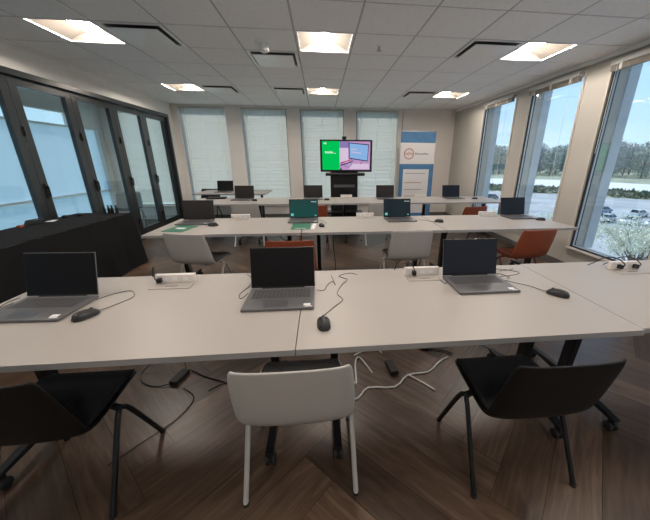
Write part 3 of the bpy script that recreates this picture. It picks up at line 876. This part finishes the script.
for s in (-1, 1): MB().lathe([(.026, 0), (.032, .008), (.032, .022), (.022, .030)], 16, T=Matrix.Translation((s * .075, -.005, .001))).build('ear_cushion', 'rubber', t)
def bottle():
    t = thing('small_bottle', '', 'bottle')
    MB().lathe([(.017, 0), (.018, .004), (.018, .062), (.009, .078), (.008, .090)], 14).build('body', 'blackpl', t)
    MB().lathe([(.010, .0905), (.010, .108)], 12).build('cap', 'rubber', t)
    return t
BT = Repeater(bottle())
for k, (x, y) in enumerate(((-2.96, 4.36), (-2.91, 4.37), (-2.86, 4.36), (-2.81, 4.37))):
    BT((x, y, CZ), 0, 'small black bottle standing at the far end of the black cloth, ' + ['leftmost of four', 'second of four', 'third of four', 'rightmost of four'][k], 'small black bottles')

# ------------------------------------------------------------------ wall screen on its stand
t = thing('display_stand', 'black floor stand with wide column carrying the lit screen', 'stand', (.53, 6.95, 0))
MB().box(-.31, .31, .0, .07, .12, 1.30).build('column', 'blacksteel', t, bevel=.006)
MB().box(-.24, .24, -.012, -.001, .86, .92).build('vent_slot', 'ventdark', t)
MB().box(-.40, .40, -.28, .0, .30, .335).build('shelf', 'blacksteel', t, bevel=.004)
for s in (-1, 1):
    f = MB().prism([(-.34, .06), (.30, .06), (.30, .09), (.05, .14), (-.02, .14), (-.34, .09)], 'x', s * .34 - .03, s * .34 + .03).build('foot', 'silver', t, bevel=.004)
    for y in (-.30, .26):
        c = MB()
        for q in (-1, 1): c.lathe([(.024, -.009), (.03, -.005), (.03, .005), (.024, .009)], 14, T=Matrix.Translation((s * .34 + q * .014, y, .03)) @ Matrix.Rotation(PI / 2, 4, 'Y'))
        c.lathe([(.008, .03), (.008, .062)], 8, T=Matrix.Translation((s * .34, y, 0)))
        c.build('caster', 'rubber', f)
MB().box(-.35, .35, -.02, .06, .12, .16).build('lower_bar', 'blacksteel', t, bevel=.004)
sb = MB().tube([(-.36, -.03, 1.155), (.36, -.03, 1.155)], .038, 14)
o = thing('soundbar', 'black rounded speaker bar right under the lit screen', 'speaker', (.55, 6.90, 0))
sb = MB(); sb.tube([(-.44, .0, 1.150), (.44, .0, 1.150)], .036, 14); sb.build('body', 'rubber', o)
MB().box(-.05, .05, .02, .049, 1.13, 1.18).build('bracket', 'blacksteel', o)
TW, TH = 1.15, .665
t = thing('presentation_screen', 'wide lit screen showing a green panel and a pink desk picture', 'screen', (.575, 6.88, 1.205))
MB().box(-TW / 2, TW / 2, 0, .06, 0, TH).build('housing', 'bezel', t, bevel=.006)
sx0, sx1, sz0, sz1 = -TW / 2 + .045, TW / 2 - .045, .04, TH - .03
SW, SH = sx1 - sx0, sz1 - sz0
def S(u0, u1, v0, v1, mb, lay=1): mb.box(sx0 + u0 * SW, sx0 + u1 * SW, -.0006 * lay - .0004, -.0006 * lay, sz0 + v0 * SH, sz0 + v1 * SH)
d = MB(); d.use('tvgreen'); S(0, .36, 0, 1, d)
d.use('tvpink'); S(.36, 1, 0, 1, d)
d.use('tvpurple'); S(.36, .56, .78, 1, d, 2)
d.use('tvpale'); S(.36, .54, .25, .77, d, 2); S(.56, .98, .03, .22, d, 2)
d.use('tvwhite'); S(.055, .09, .89, .95, d, 2); S(.03, .05, .90, .94, d, 2)
for k, (a, b) in enumerate(((.06, .085), (.09, .12), (.125, .145), (.15, .175), (.18, .21), (.215, .225))): S(a, b, .58, .66 if k in (0, 3) else .64, d, 2)
for a, b in ((.24, .26), (.265, .285)): S(a, b, .57, .59, d, 2)
def Q(pts, mb, lay): mb.add([(sx0 + u * SW, -.0006 * lay - .0004, sz0 + v * SH) for u, v in pts], [tuple(range(len(pts)))])
d.use('tvnavy'); Q([(.555, .40), (.95, .30), (.97, .90), (.545, .96)], d, 3)
d.use('tvblue'); Q([(.57, .43), (.94, .335), (.955, .87), (.565, .93)], d, 4)
d.use('tvpale'); Q([(.60, .72), (.72, .70), (.72, .73), (.60, .75)], d, 5); Q([(.60, .62), (.80, .58), (.80, .61), (.60, .65)], d, 5)
d.use('tvred'); Q([(.38, .22), (.60, .34), (.62, .38), (.38, .27)], d, 5)
d.use('tvnavy'); Q([(.37, .18), (.60, .30), (.66, .36), (.64, .31), (.60, .26), (.38, .14)], d, 6); Q([(.80, .20), (.84, .31), (.83, .31), (.79, .20)], d, 5); Q([(.36, 0), (.41, 0), (.385, .09)], d, 5)
d.use('tvpurple'); Q([(.46, .16), (.56, .10), (.58, .20), (.64, .24), (.56, .07), (.44, .14)], d, 5)
d.build('picture', None, t, recalc=False)
t = thing('web_camera', 'small black camera on top of the lit screen', 'camera', (.53, 6.90, 1.205 + TH))
MB().box(-.035, .035, -.02, .025, .004, .012).box(-.045, .045, -.025, .03, .012, .068).build('housing', 'bezel', t, bevel=.006)
MB().lathe([(.018, 0), (.016, .006)], 16, T=Matrix.Translation((0, -.0255, .04)) @ Matrix.Rotation(PI / 2, 4, 'X')).build('lens', 'carglass', t)
MB().box(-.02, .02, -.015, .02, 0, .004).build('clip', 'bezel', t)

# ------------------------------------------------------------------ roll-up banner
t = thing('rollup_banner', 'tall blue and white roll-up banner with a round red emblem', 'banner', (2.30, 7.25, 0))
BW, BH = .85, 2.10
MB().prism([(-.09, 0), (.09, 0), (.07, .075), (-.07, .075)], 'x', -BW / 2 - .01, BW / 2 + .01).build('base', 'silver', t, bevel=.004)
MB().tube([(0, .05, .07), (0, .03, BH - .01)], .009).build('pole', 'silver', t)
MB().box(-BW / 2, BW / 2, -.010, .012, BH - .015, BH + .008).build('top_rail', 'silver', t)
g = MB()
def BQ(x0, x1, z0, z1, m, lay=0): g.use(m); g.box(x0, x1, -.002 - .0008 * lay, -.0012 - .0008 * lay + (.002 if lay == 0 else 0), z0, z1)
BQ(-BW / 2 + .004, BW / 2 - .004, .075, BH - .015, 'banwhite')
BQ(-BW / 2 + .004, BW / 2 - .004, BH - .255, BH - .016, 'banblue', 1)
BQ(-BW / 2 + .004, BW / 2 - .004, .076, 1.37, 'banblue', 1)
BQ(-BW / 2 + .10, BW / 2 - .11, .20, 1.25, 'banwhite', 2)
for k, (a, b) in enumerate(((.50, 1.15), (.42, .93), (.46, .77), (.36, .61), (.5, .47))): BQ(-BW / 2 + .15, -BW / 2 + .15 + a, b, b + .014, 'banred' if k % 2 else 'bangrey', 3)
cx, cz, rr = -.205, 1.60, .125
g.use('banred')
for ra, rb in ((rr, rr - .016), (rr - .024, rr - .030)):
    nseg = 40; vs = []; fs = []
    for k in range(nseg):
        a = 2 * PI * k / nseg; vs += [(cx + ra * math.cos(a), -.0030, cz + ra * math.sin(a)), (cx + rb * math.cos(a), -.0030, cz + rb * math.sin(a))]
    for k in range(nseg): k2 = (k + 1) % nseg; fs.append((2 * k, 2 * k2, 2 * k2 + 1, 2 * k + 1))
    g.add(vs, fs)
def ring(x, z_, r1, r2):
    vs = []; fs = []; ns = 16
    for k in range(ns):
        a = 2 * PI * k / ns; vs += [(x + r1 * math.cos(a), -.0032, z_ + r1 * math.sin(a)), (x + r2 * math.cos(a), -.0032, z_ + r2 * math.sin(a))]
    for k in range(ns): k2 = (k + 1) % ns; fs.append((2 * k, 2 * k2, 2 * k2 + 1, 2 * k + 1))
    g.add(vs, fs)
ring(cx - .045, cz, .024, .013); ring(cx + .048, cz, .024, .013)
g.box(cx - .006, cx + .006, -.0034, -.003, cz - .045, cz + .055).box(cx - .018, cx + .020, -.0034, -.003, cz + .018, cz + .028)
g.box(cx - .085, cx - .077, -.0034, -.003, cz - .026, cz + .026).box(cx + .079, cx + .087, -.0034, -.003, cz - .026, cz + .026)
x = -.055
for wd, hh in ((.030, .042), (.026, .028), (.030, .028), (.026, .028), (.034, .028), (.028, .028), (.026, .040), (.028, .028), (.028, .028)):
    BQ(x, x + wd, 1.585, 1.585 + hh, 'bangrey', 1); x += wd + .008
g.build('printed_panel', None, t)
t = tag(MB().tube([(2.07, 7.888, 2.60), (2.07, 7.888, .12)], .004, 6).build('wall_cable', 'greycable'), 'thin dark vertical cable on the back wall beside the banner top', 'cable')

# ------------------------------------------------------------------ black chair and clutter in the far corner
c = cb_((-2.72, 7.46, 0), R(175), 'black shell chair in the far left corner behind the table', 'black shell chairs')

# ------------------------------------------------------------------ floor cables and adapters
fz = .006
def adapter(loc, rz, label, size=(.06, .14, .032)):
    t = thing('power_adapter', label, 'power adapter', loc, rz, 'black power adapters')
    MB().box(-size[0] / 2, size[0] / 2, -size[1] / 2, size[1] / 2, 0.001, size[2]).build('body', 'rubber', t, bevel=.006)
    return t
# left: black brick hanging behind the left table with looping leads
t = adapter((-1.02, 1.80, 0), R(-15), 'black power adapter on floor under the left table of the near row')
MB().tube(catmull([(0, .07, .015), (-.06, .12, .05), (-.16, .10, .10), (-.25, .05, .06), (-.30, .0, .006), (-.22, -.08, .006), (-.10, -.10, .006), (-.02, -.07, .015)], 6), .0035, 6).build('lead', 'cable', t)
cable('floor_cable', [(-.98, 1.88, .01), (-.85, 1.80, fz), (-.72, 1.74, fz), (-.60, 1.68, fz), (-.45, 1.62, fz), (-.33, 1.60, fz)], .004, 'cable', 'thick black cable on the floor from left adapter towards the white chair', group='floor cables')
cable('floor_cable', [(-.95, 1.70, fz), (-.85, 1.60, fz), (-.88, 1.45, fz), (-1.0, 1.30, fz), (-1.10, 1.18, fz)], .003, 'cable', 'thin dark cable snaking on the floor left of the white chair', group='floor cables')
cable('floor_cable', [(-.78, 1.66, .004), (-.70, 1.72, .004), (-.60, 1.70, .004), (-.50, 1.64, .004), (-.42, 1.74, .004), (-.36, 1.86, .02)], .0025, 'cable', 'second black lead lying next to the thick one', group='floor cables')
# centre: white cables
cable('white_cable', [(.10, 1.48, fz), (.20, 1.50, fz), (.28, 1.585, fz), (.46, 1.575, fz), (.58, 1.68, fz), (.74, 1.70, fz), (.86, 1.80, fz), (.95, 1.85, fz)], .0058, 'whitecable', 'white cable lying across the floor right of the white chair', group='white floor cables', n=3)
cable('white_cable', [(.58, 1.68, .010), (.66, 1.60, fz), (.72, 1.52, fz)], .0058, 'whitecable', 'short loose end branching from the long white floor cable', group='white floor cables', n=3)
cable('white_cable', [(.12, 1.60, .012), (.16, 1.75, .012), (.20, 1.62, .012), (.22, 1.84, .012), (.26, 1.90, .012), (.33, 1.72, .012)], .0058, 'whitecable', 'white cable bunched in zigzags by the white chair', group='white floor cables', n=5)
cable('white_cable', [(.22, 1.92, .02), (.30, 1.98, .008), (.42, 1.98, .008), (.44, 1.93, .02)], .004, 'whitecable', 'white lead reaching the middle black adapter', group='white floor cables', n=4)
cable('white_cable', [(-.42, 1.55, fz), (-.46, 1.66, fz), (-.42, 1.80, fz), (-.36, 1.92, fz)], .004, 'whitecable', 'white cable curving on the floor left of the white chair', group='white floor cables', n=5)
t = MB().box(-.010, .010, -.045, .045, 0.001, .012).build('cable_tie', 'banblue', None, bevel=.003); tag(t, 'blue velcro strap round the bunched white cable', 'strap'); t.location = (.175, 1.545, .0105)
adapter((.480, 1.76, 0), R(8), 'black power adapter on floor between white chair and right black chair')
t = adapter((.80, 1.97, 0), R(60), 'small black plug at end of a lead left of the right black chair', (.03, .06, .028))
MB().tube(catmull([(.0, -.03, .012), (.02, -.10, .006), (.0, -.22, .006)], 5), .0035, 6).build('lead', 'cable', t)
MB().tube(catmull([(.012, -.03, .012), (.045, -.12, .006), (.03, -.22, .006)], 5), .0035, 6).build('lead', 'cable', t)
adapter((1.50, 1.66, .0), R(-35), 'black power adapter under the seam of the right near tables')
cable('floor_cable', [(1.02, 1.98, fz), (1.16, 2.02, fz), (1.30, 1.96, fz), (1.46, 1.72, .010)], .003, 'cable', 'dark lead on the floor under the right near table', group='floor cables')
# middle row floor clutter
cable('floor_cable', [(-1.35, 2.95, fz), (-1.2, 3.02, fz), (-1.0, 2.98, fz), (-.9, 2.85, fz), (-.98, 2.76, fz), (-1.1, 2.84, fz), (-.95, 3.0, fz), (-.75, 2.98, fz), (-.55, 3.0, fz)], .005, 'cable', 'coiled dark cable on the floor below the middle left chair', group='floor cables')
t = MB().box(-.14, .14, -.03, .03, 0, .035).build('power_strip', 'rubber', None, bevel=.006); tag(t, 'black power strip on floor under the left white chair of middle row', 'power strip'); t.location = (-1.30, 2.88, 0); t.rotation_euler.z = R(8)
cable('floor_cable', [(-.05, 3.45, fz), (.2, 3.25, fz), (.5, 3.02, fz), (.8, 3.05, fz), (1.05, 3.35, fz), (1.2, 3.3, fz)], .005, 'cable', 'dark cable curving over the open floor in the middle aisle', group='floor cables')
cable('floor_cable', [(.05, 3.0, .008), (.12, 3.12, .008), (.2, 3.25, .014)], .012, 'rubber', 'short thick black plug lying in the middle aisle', group='floor cables')
cable('hanging_cable', [(-.72, 3.75, .70), (-.72, 3.72, .45), (-.70, 3.6, .18), (-.74, 3.5, .05), (-.80, 3.4, fz), (-.60, 3.30, fz), (-.30, 3.30, fz)], .006, 'cable', 'dark cables hanging below the middle row left of centre', group='hanging cables')
cable('hanging_cable', [(-.60, 3.72, .71), (-.52, 3.70, .52), (-.42, 3.70, .50), (-.34, 3.72, .70)], .006, 'cable', 'looped cable slung beneath the middle row table', group='hanging cables')
cable('hanging_cable', [(.15, 3.75, .71), (.14, 3.74, .4), (.16, 3.6, .12), (.10, 3.5, fz), (-.05, 3.42, fz)], .005, 'cable', 'thin cable hanging beneath the middle row centre table', group='hanging cables')

# ------------------------------------------------------------------ outside
GZ = -9.5
def flat(name, poly, z0, m, th=.05):
    return struct(MB().prism(poly, 'z', z0 - th, z0).build(name, m))
def pol(r, a): return (r * math.sin(R(a)), r * math.cos(R(a)))      # a from +y towards +x
flat('lawn', [(-900, -500), (900, -500), (900, 900), (-900, 900)], GZ - .02, 'grass', .3)
flat('parking_lot', [(5.5, -80)] + [pol(126, a) for a in (80, 70, 60, 50, 40, 30, 20, 10, 3)], GZ, 'asphalt', .015)
flat('access_road', [pol(160, 5), pol(160, 40), pol(160, 80), pol(225, 80), pol(225, 40), pol(225, 5)], GZ + .02, 'road', .03)
mb = MB()
for k in range(-6, 22):
    for r0 in (52.0, 69.0, 86.0):
        c0 = Vector((r0 * .76 + k * .65 * 2.9 - 4, r0 * .66 - k * .76 * 2.9 + 8, 0))
        if c0.x < 30 or c0.y < 5 or c0.length > 115: continue
        T = Matrix.Translation(c0) @ Matrix.Rotation(R(41), 4, 'Z')
        mb.box(0, 5.0, -.07, .07, GZ + .001, GZ + .012, T=T)
struct(mb.build('lot_markings', 'paint'))
# hedge verge between lot and road
hd = MB(); rng = random.Random(11)
for k in range(900):
    a = rng.uniform(22, 60); r = rng.uniform(128, 148) ; x, y = pol(r, a); s = rng.uniform(.3, .8)
    for q in range(3):
        n1 = Vector((rng.gauss(0, 1), rng.gauss(0, 1), rng.gauss(0, 1))).normalized(); n2 = n1.orthogonal().normalized(); n3 = n1.cross(n2)
        c0 = Vector((x + rng.uniform(-s, s), y + rng.uniform(-s, s), GZ + s + rng.uniform(-.1, .3)))
        hd.add([c0 - n2 * s - n3 * s, c0 + n2 * s - n3 * s, c0 + n2 * s + n3 * s, c0 - n2 * s + n3 * s], [(0, 1, 2, 3)])
tag(hd.build('verge_shrubs', 'hedge', recalc=False), 'low green and brown shrub verge beyond the parking lot', 'shrubs', kind='stuff')
# distant trees, haze put into their crown colours
def make_tree(seed, m, hgt=11.0, w=4.2, nleaf=1800, ls=.42, bl=.45):
    rng = random.Random(seed)
    t = thing('distant_tree', '', 'tree')
    tr = MB(); tr.tube([(0, 0, 0), (.1, 0, hgt * .35), (.0, .1, hgt * .6), (.1, .1, hgt * .92)], [.28, .22, .14, .03], 7)
    tips = []
    for k in range(16):
        z0 = hgt * rng.uniform(.25, .7); a = rng.uniform(0, 2 * PI); l = w * rng.uniform(.5, .95)
        e = (l * math.cos(a), l * math.sin(a), z0 + l * rng.uniform(.6, 1.3)); e = (e[0], e[1], min(e[2], hgt))
        tr.tube([(0, 0, z0), (e[0] * .5, e[1] * .5, z0 + (e[2] - z0) * .4), e], [.09, .06, .015], 5); tips.append(Vector(e))
    tr.build('trunk', 'bark', t)
    lf = MB()
    for k in range(nleaf):
        while True:
            p = Vector((rng.uniform(-1, 1), rng.uniform(-1, 1), rng.uniform(-1, 1)))
            if p.length < 1 and p.length > .35: break
        c0 = Vector((p.x * w, p.y * w, hgt * .54 + p.z * hgt * .50))
        n1 = Vector((rng.gauss(0, 1), rng.gauss(0, 1), rng.gauss(0, 1))).normalized(); n2 = n1.orthogonal().normalized(); n3 = n1.cross(n2); s = ls * rng.uniform(.4, 1)
        lf.add([c0 - n2 * s, c0 + n3 * s * .6, c0 + n2 * s, c0 - n3 * s * .6], [(0, 1, 2, 3)])
    lf.build('crown', m, t, recalc=False)
    return t
trees = [Repeater(make_tree(1, 'leafg')), Repeater(make_tree(2, 'leafb', 12.2)), Repeater(make_tree(3, 'leafg', 9.5, 4.4))]
rng = random.Random(21); k = 0
desc = ['haze-paled green budding tree in the distant tree line', 'bare brown tree in the distant tree line', 'low bushy green tree in the distant tree line']
for row, r0 in enumerate((290, 312, 334, 356)):
    a = 21.0 + row * .8
    while a < 60:
        q = rng.randrange(3); x, y = pol(r0 + rng.uniform(-.5, .5), a)
        o = trees[q]((x, y, GZ), rng.uniform(0, 6.28), desc[q], 'distant trees beyond the road, ' + ['green', 'bare', 'bushy'][q])
        s = rng.uniform(.9, 1.05) * 2.0; o.scale = (s, s, s * (1.04 + .03 * row)); a += rng.uniform(3.3, 3.7)
# blossoming trees below the windows
def make_blossom(seed, hgt):
    rng = random.Random(seed); t = thing('blossom_tree', '', 'tree')
    tr = MB(); tr.tube([(0, 0, 0), (.03, 0, hgt * .3), (0, .04, hgt * .55)], [.10, .08, .06], 8); ends = []
    for k in range(26):
        a = rng.uniform(0, 2 * PI); z0 = hgt * rng.uniform(.28, .55); l = rng.uniform(.6, 1.5)
        e = Vector((l * math.cos(a), l * math.sin(a), z0 + rng.uniform(.5, 1) * (hgt - z0)))
        mid = Vector((e.x * .4, e.y * .4, z0 + (e.z - z0) * .5)); tr.tube([(0, 0, z0), mid, e], [.03, .02, .006], 5)
        ends += [e, mid.lerp(e, .5), mid.lerp(e, .75)]
        for q in range(3):
            f2 = e + Vector((rng.uniform(-.4, .4), rng.uniform(-.4, .4), rng.uniform(-.2, .35))); tr.tube([mid.lerp(e, .4 + .2 * q), f2], [.010, .004], 4); ends += [f2, mid.lerp(f2, .6)]
    tr.build('branches', 'bark', t)
    b = MB()
    for k in range(9000):
        c0 = rng.choice(ends) + Vector((rng.gauss(0, .15), rng.gauss(0, .15), rng.gauss(0, .13))); s = rng.uniform(.020, .040)
        n1 = Vector((rng.gauss(0, 1), rng.gauss(0, 1), rng.gauss(0, 1))).normalized(); n2 = n1.orthogonal().normalized(); n3 = n1.cross(n2)
        b.add([c0 - n2 * s, c0 - n3 * s, c0 + n2 * s, c0 + n3 * s], [(0, 1, 2, 3)])
    b.build('blossoms', 'blossom', t, recalc=False)
    return t
b1 = Repeater(make_blossom(4, 3.3))
for x, y, s, nm in ((22.6, 25.0, 1.75, 'left one outside the near window'), (25.2, 20.2, 1.9, 'middle one outside the near window'), (29.5, 15.5, 1.9, 'right one outside the near window'), (24.5, 37.5, 1.3, 'one below the middle window')):
    o = b1((x, y, GZ), x * 3, 'cream blossoming small tree, ' + nm, 'blossoming trees'); o.scale = (s, s, s)
# cars
def make_car(paint):
    t = thing('parked_car', '', 'car')             # length along x, centre on ground
    L, Wd = 4.5, 1.8
    # side outline (x, z)
    low = [(-2.2, .35), (-2.25, .62), (-2.15, .88), (-1.2, .96), (-.0, .98), (1.0, .97), (2.0, .86), (2.24, .60), (2.2, .35)]
    rows = []
    for k in range(9):
        u = -1 + 2 * k / 8; inset = 1 - .06 * abs(u) ** 4
        rows.append([Vector((x * inset, u * Wd / 2, .35 + (z - .35) * (1 - .07 * abs(u) ** 4))) for x, z in low])
    b = MB(); b.grid(rows)
    nl = len(low)
    for off, rev in ((0, True), (8 * nl, False)):
        b.f.append([off + i for i in range(nl)][::-1 if rev else 1]); b.mi.append(0); b.sm.append(False)
    b.f.append([r * nl for r in range(9)] + [r * nl + nl - 1 for r in range(8, -1, -1)]); b.mi.append(0); b.sm.append(False)
    b.build('body', paint, t, bevel=.03)
    cab = [(-1.75, .93), (-1.25, 1.38), (-.4, 1.46), (.35, 1.42), (1.15, .95)]
    g = MB(); v = []
    for s, w0 in ((-1, 1), (1, 1)):
        for x, z in cab: v.append((x, s * (.84 - .22 * (z - .93) / .53), z))
    n5 = 5; f = [tuple(range(5)), tuple(range(5, 10))[::-1]] + [(i, i + 5, (i + 1) % 5 + 5, (i + 1) % 5) for i in range(5)]
    g.add(v, f); g.build('windows', 'carglass', t, bevel=.03)
    MB().box(-1.22, .33, -.60, .60, 1.435, 1.485).build('roof', paint, t, bevel=.02)
    p = MB()
    for s in (-1, 1):
        p.tube([(-1.75, s * .83, .95), (-1.25, s * .64, 1.40), (-.4, s * .615, 1.475), (.35, s * .63, 1.44), (1.15, s * .84, .96)], .035, 6); p.tube([(-.35, s * .85, .95), (-.42, s * .625, 1.46)], .03, 6)
    p.build('pillars', paint, t)
    for x in (-1.4, 1.38):
        for s in (-1, 1):
            T = Matrix.Translation((x, s * .82, .32)) @ Matrix.Rotation(PI / 2, 4, 'X')
            wo = MB().lathe([(.26, -.10), (.32, -.07), (.32, .07), (.26, .10)], 20, T=T).build('wheel', 'tyre', t)
            MB().lathe([(.18, -.105), (.18, .105)], 14, T=T).build('hubcap', 'silver', wo)
    l = MB()
    for s in (-1, 1): l.box(2.14, 2.235, s * .62 - .17, s * .62 + .17, .66, .78)
    l.build('headlight', 'paper', t)
    return t
CR = {k: Repeater(make_car(k)) for k in ('carsilver', 'carwhite', 'carblue', 'cargrey')}
for paint, x, y, rz, lab in (('carsilver', 54.0, 50.7, 195, 'silver car at left of the near parked row'), ('carwhite', 56.4, 48.0, 195, 'white car second in the near parked row'),
                             ('carsilver', 58.6, 45.3, 195, 'silver car at right of the near parked row, by picture edge'), ('carblue', 62.5, 60.0, 15, 'blue car parked behind the silver ones'),
                             ('carwhite', 66.0, 55.2, 15, 'white car in the second parked row at right'), ('carsilver', 68.2, 52.5, 15, 'silver car in the second parked row at picture edge'),
                             ('cargrey', 50.4, 85.0, 170, 'dark grey car seen through the farthest window')):
    CR[paint]((x, y, GZ + .0), R(rz), lab, 'parked cars')

# ------------------------------------------------------------------ light
wd = bpy.data.worlds.new('World'); SC.world = wd; wd.use_nodes = True; nt = wd.node_tree
for nd in list(nt.nodes): nt.nodes.remove(nd)
out = nt.nodes.new('ShaderNodeOutputWorld')
tc = N(nt, 'ShaderNodeTexCoord'); sp = N(nt, 'ShaderNodeSeparateXYZ', {'Vector': tc.outputs['Generated']})
r = N(nt, 'ShaderNodeValToRGB', {'Fac': sp.outputs['Z']})
e = r.color_ramp.elements; e[0].position = 0; e[0].color = (.60, .78, .90, 1); e[1].position = .6; e[1].color = (.24, .47, .80, 1)
k = r.color_ramp.elements.new(.15); k.color = (.46, .70, .92, 1)
mp = N(nt, 'ShaderNodeMapping', {'Vector': tc.outputs['Generated'], 'Scale': (1, 1, 5)})
nz = N(nt, 'ShaderNodeTexNoise', {'Vector': mp.outputs[0], 'Scale': 2.0, 'Detail': 6.0})
rc = N(nt, 'ShaderNodeValToRGB', {'Fac': nz.outputs['Fac']}); rc.color_ramp.elements[0].position = .5; rc.color_ramp.elements[1].position = .75
rc.color_ramp.elements[0].color = (0, 0, 0, 1); rc.color_ramp.elements[1].color = (.45, .45, .45, 1)
mx = N(nt, 'ShaderNodeMixRGB', {'Fac': rc.outputs['Color'], 1: r.outputs['Color'], 2: (.9, .94, .97, 1)})
bg = N(nt, 'ShaderNodeBackground', {'Color': mx.outputs[0], 'Strength': 1.45}); nt.links.new(bg.outputs[0], out.inputs[0])
sl = bpy.data.lights.new('sun', 'SUN'); sl.energy = 4.2; sl.angle = .02; sl.color = (1, .95, .88)
so = bpy.data.objects.new('sun', sl); COL.objects.link(so)
so.rotation_euler = Vector((.12, -.65, -.75)).to_track_quat('-Z', 'Y').to_euler(); so.location = (0, 20, 20)

# ------------------------------------------------------------------ camera
cam = bpy.data.cameras.new('camera'); co = bpy.data.objects.new('camera', cam); COL.objects.link(co)
F = 294.7; cam.sensor_fit = 'HORIZONTAL'; cam.sensor_width = 36; cam.lens = F / 650 * 36
cam.shift_x = -(351.9 - 325) / 650; cam.clip_start = .02; cam.clip_end = 3000
yaw, pit, rol = R(5.903), R(18.788), R(.334)
f = Vector((math.sin(yaw) * math.cos(pit), math.cos(yaw) * math.cos(pit), -math.sin(pit)))
r0 = Vector((math.cos(yaw), -math.sin(yaw), 0)); u0 = r0.cross(f)
r2 = r0 * math.cos(rol) + u0 * math.sin(rol); u2 = -r0 * math.sin(rol) + u0 * math.cos(rol)
co.matrix_world = Matrix(((r2.x, u2.x, -f.x, 0), (r2.y, u2.y, -f.y, 0), (r2.z, u2.z, -f.z, 1.46), (0, 0, 0, 1)))
SC.camera = co
vs = SC.view_settings; vs.view_transform = 'Standard'; vs.look = 'None'; vs.exposure = 0; vs.gamma = 1; vs.use_curve_mapping = False
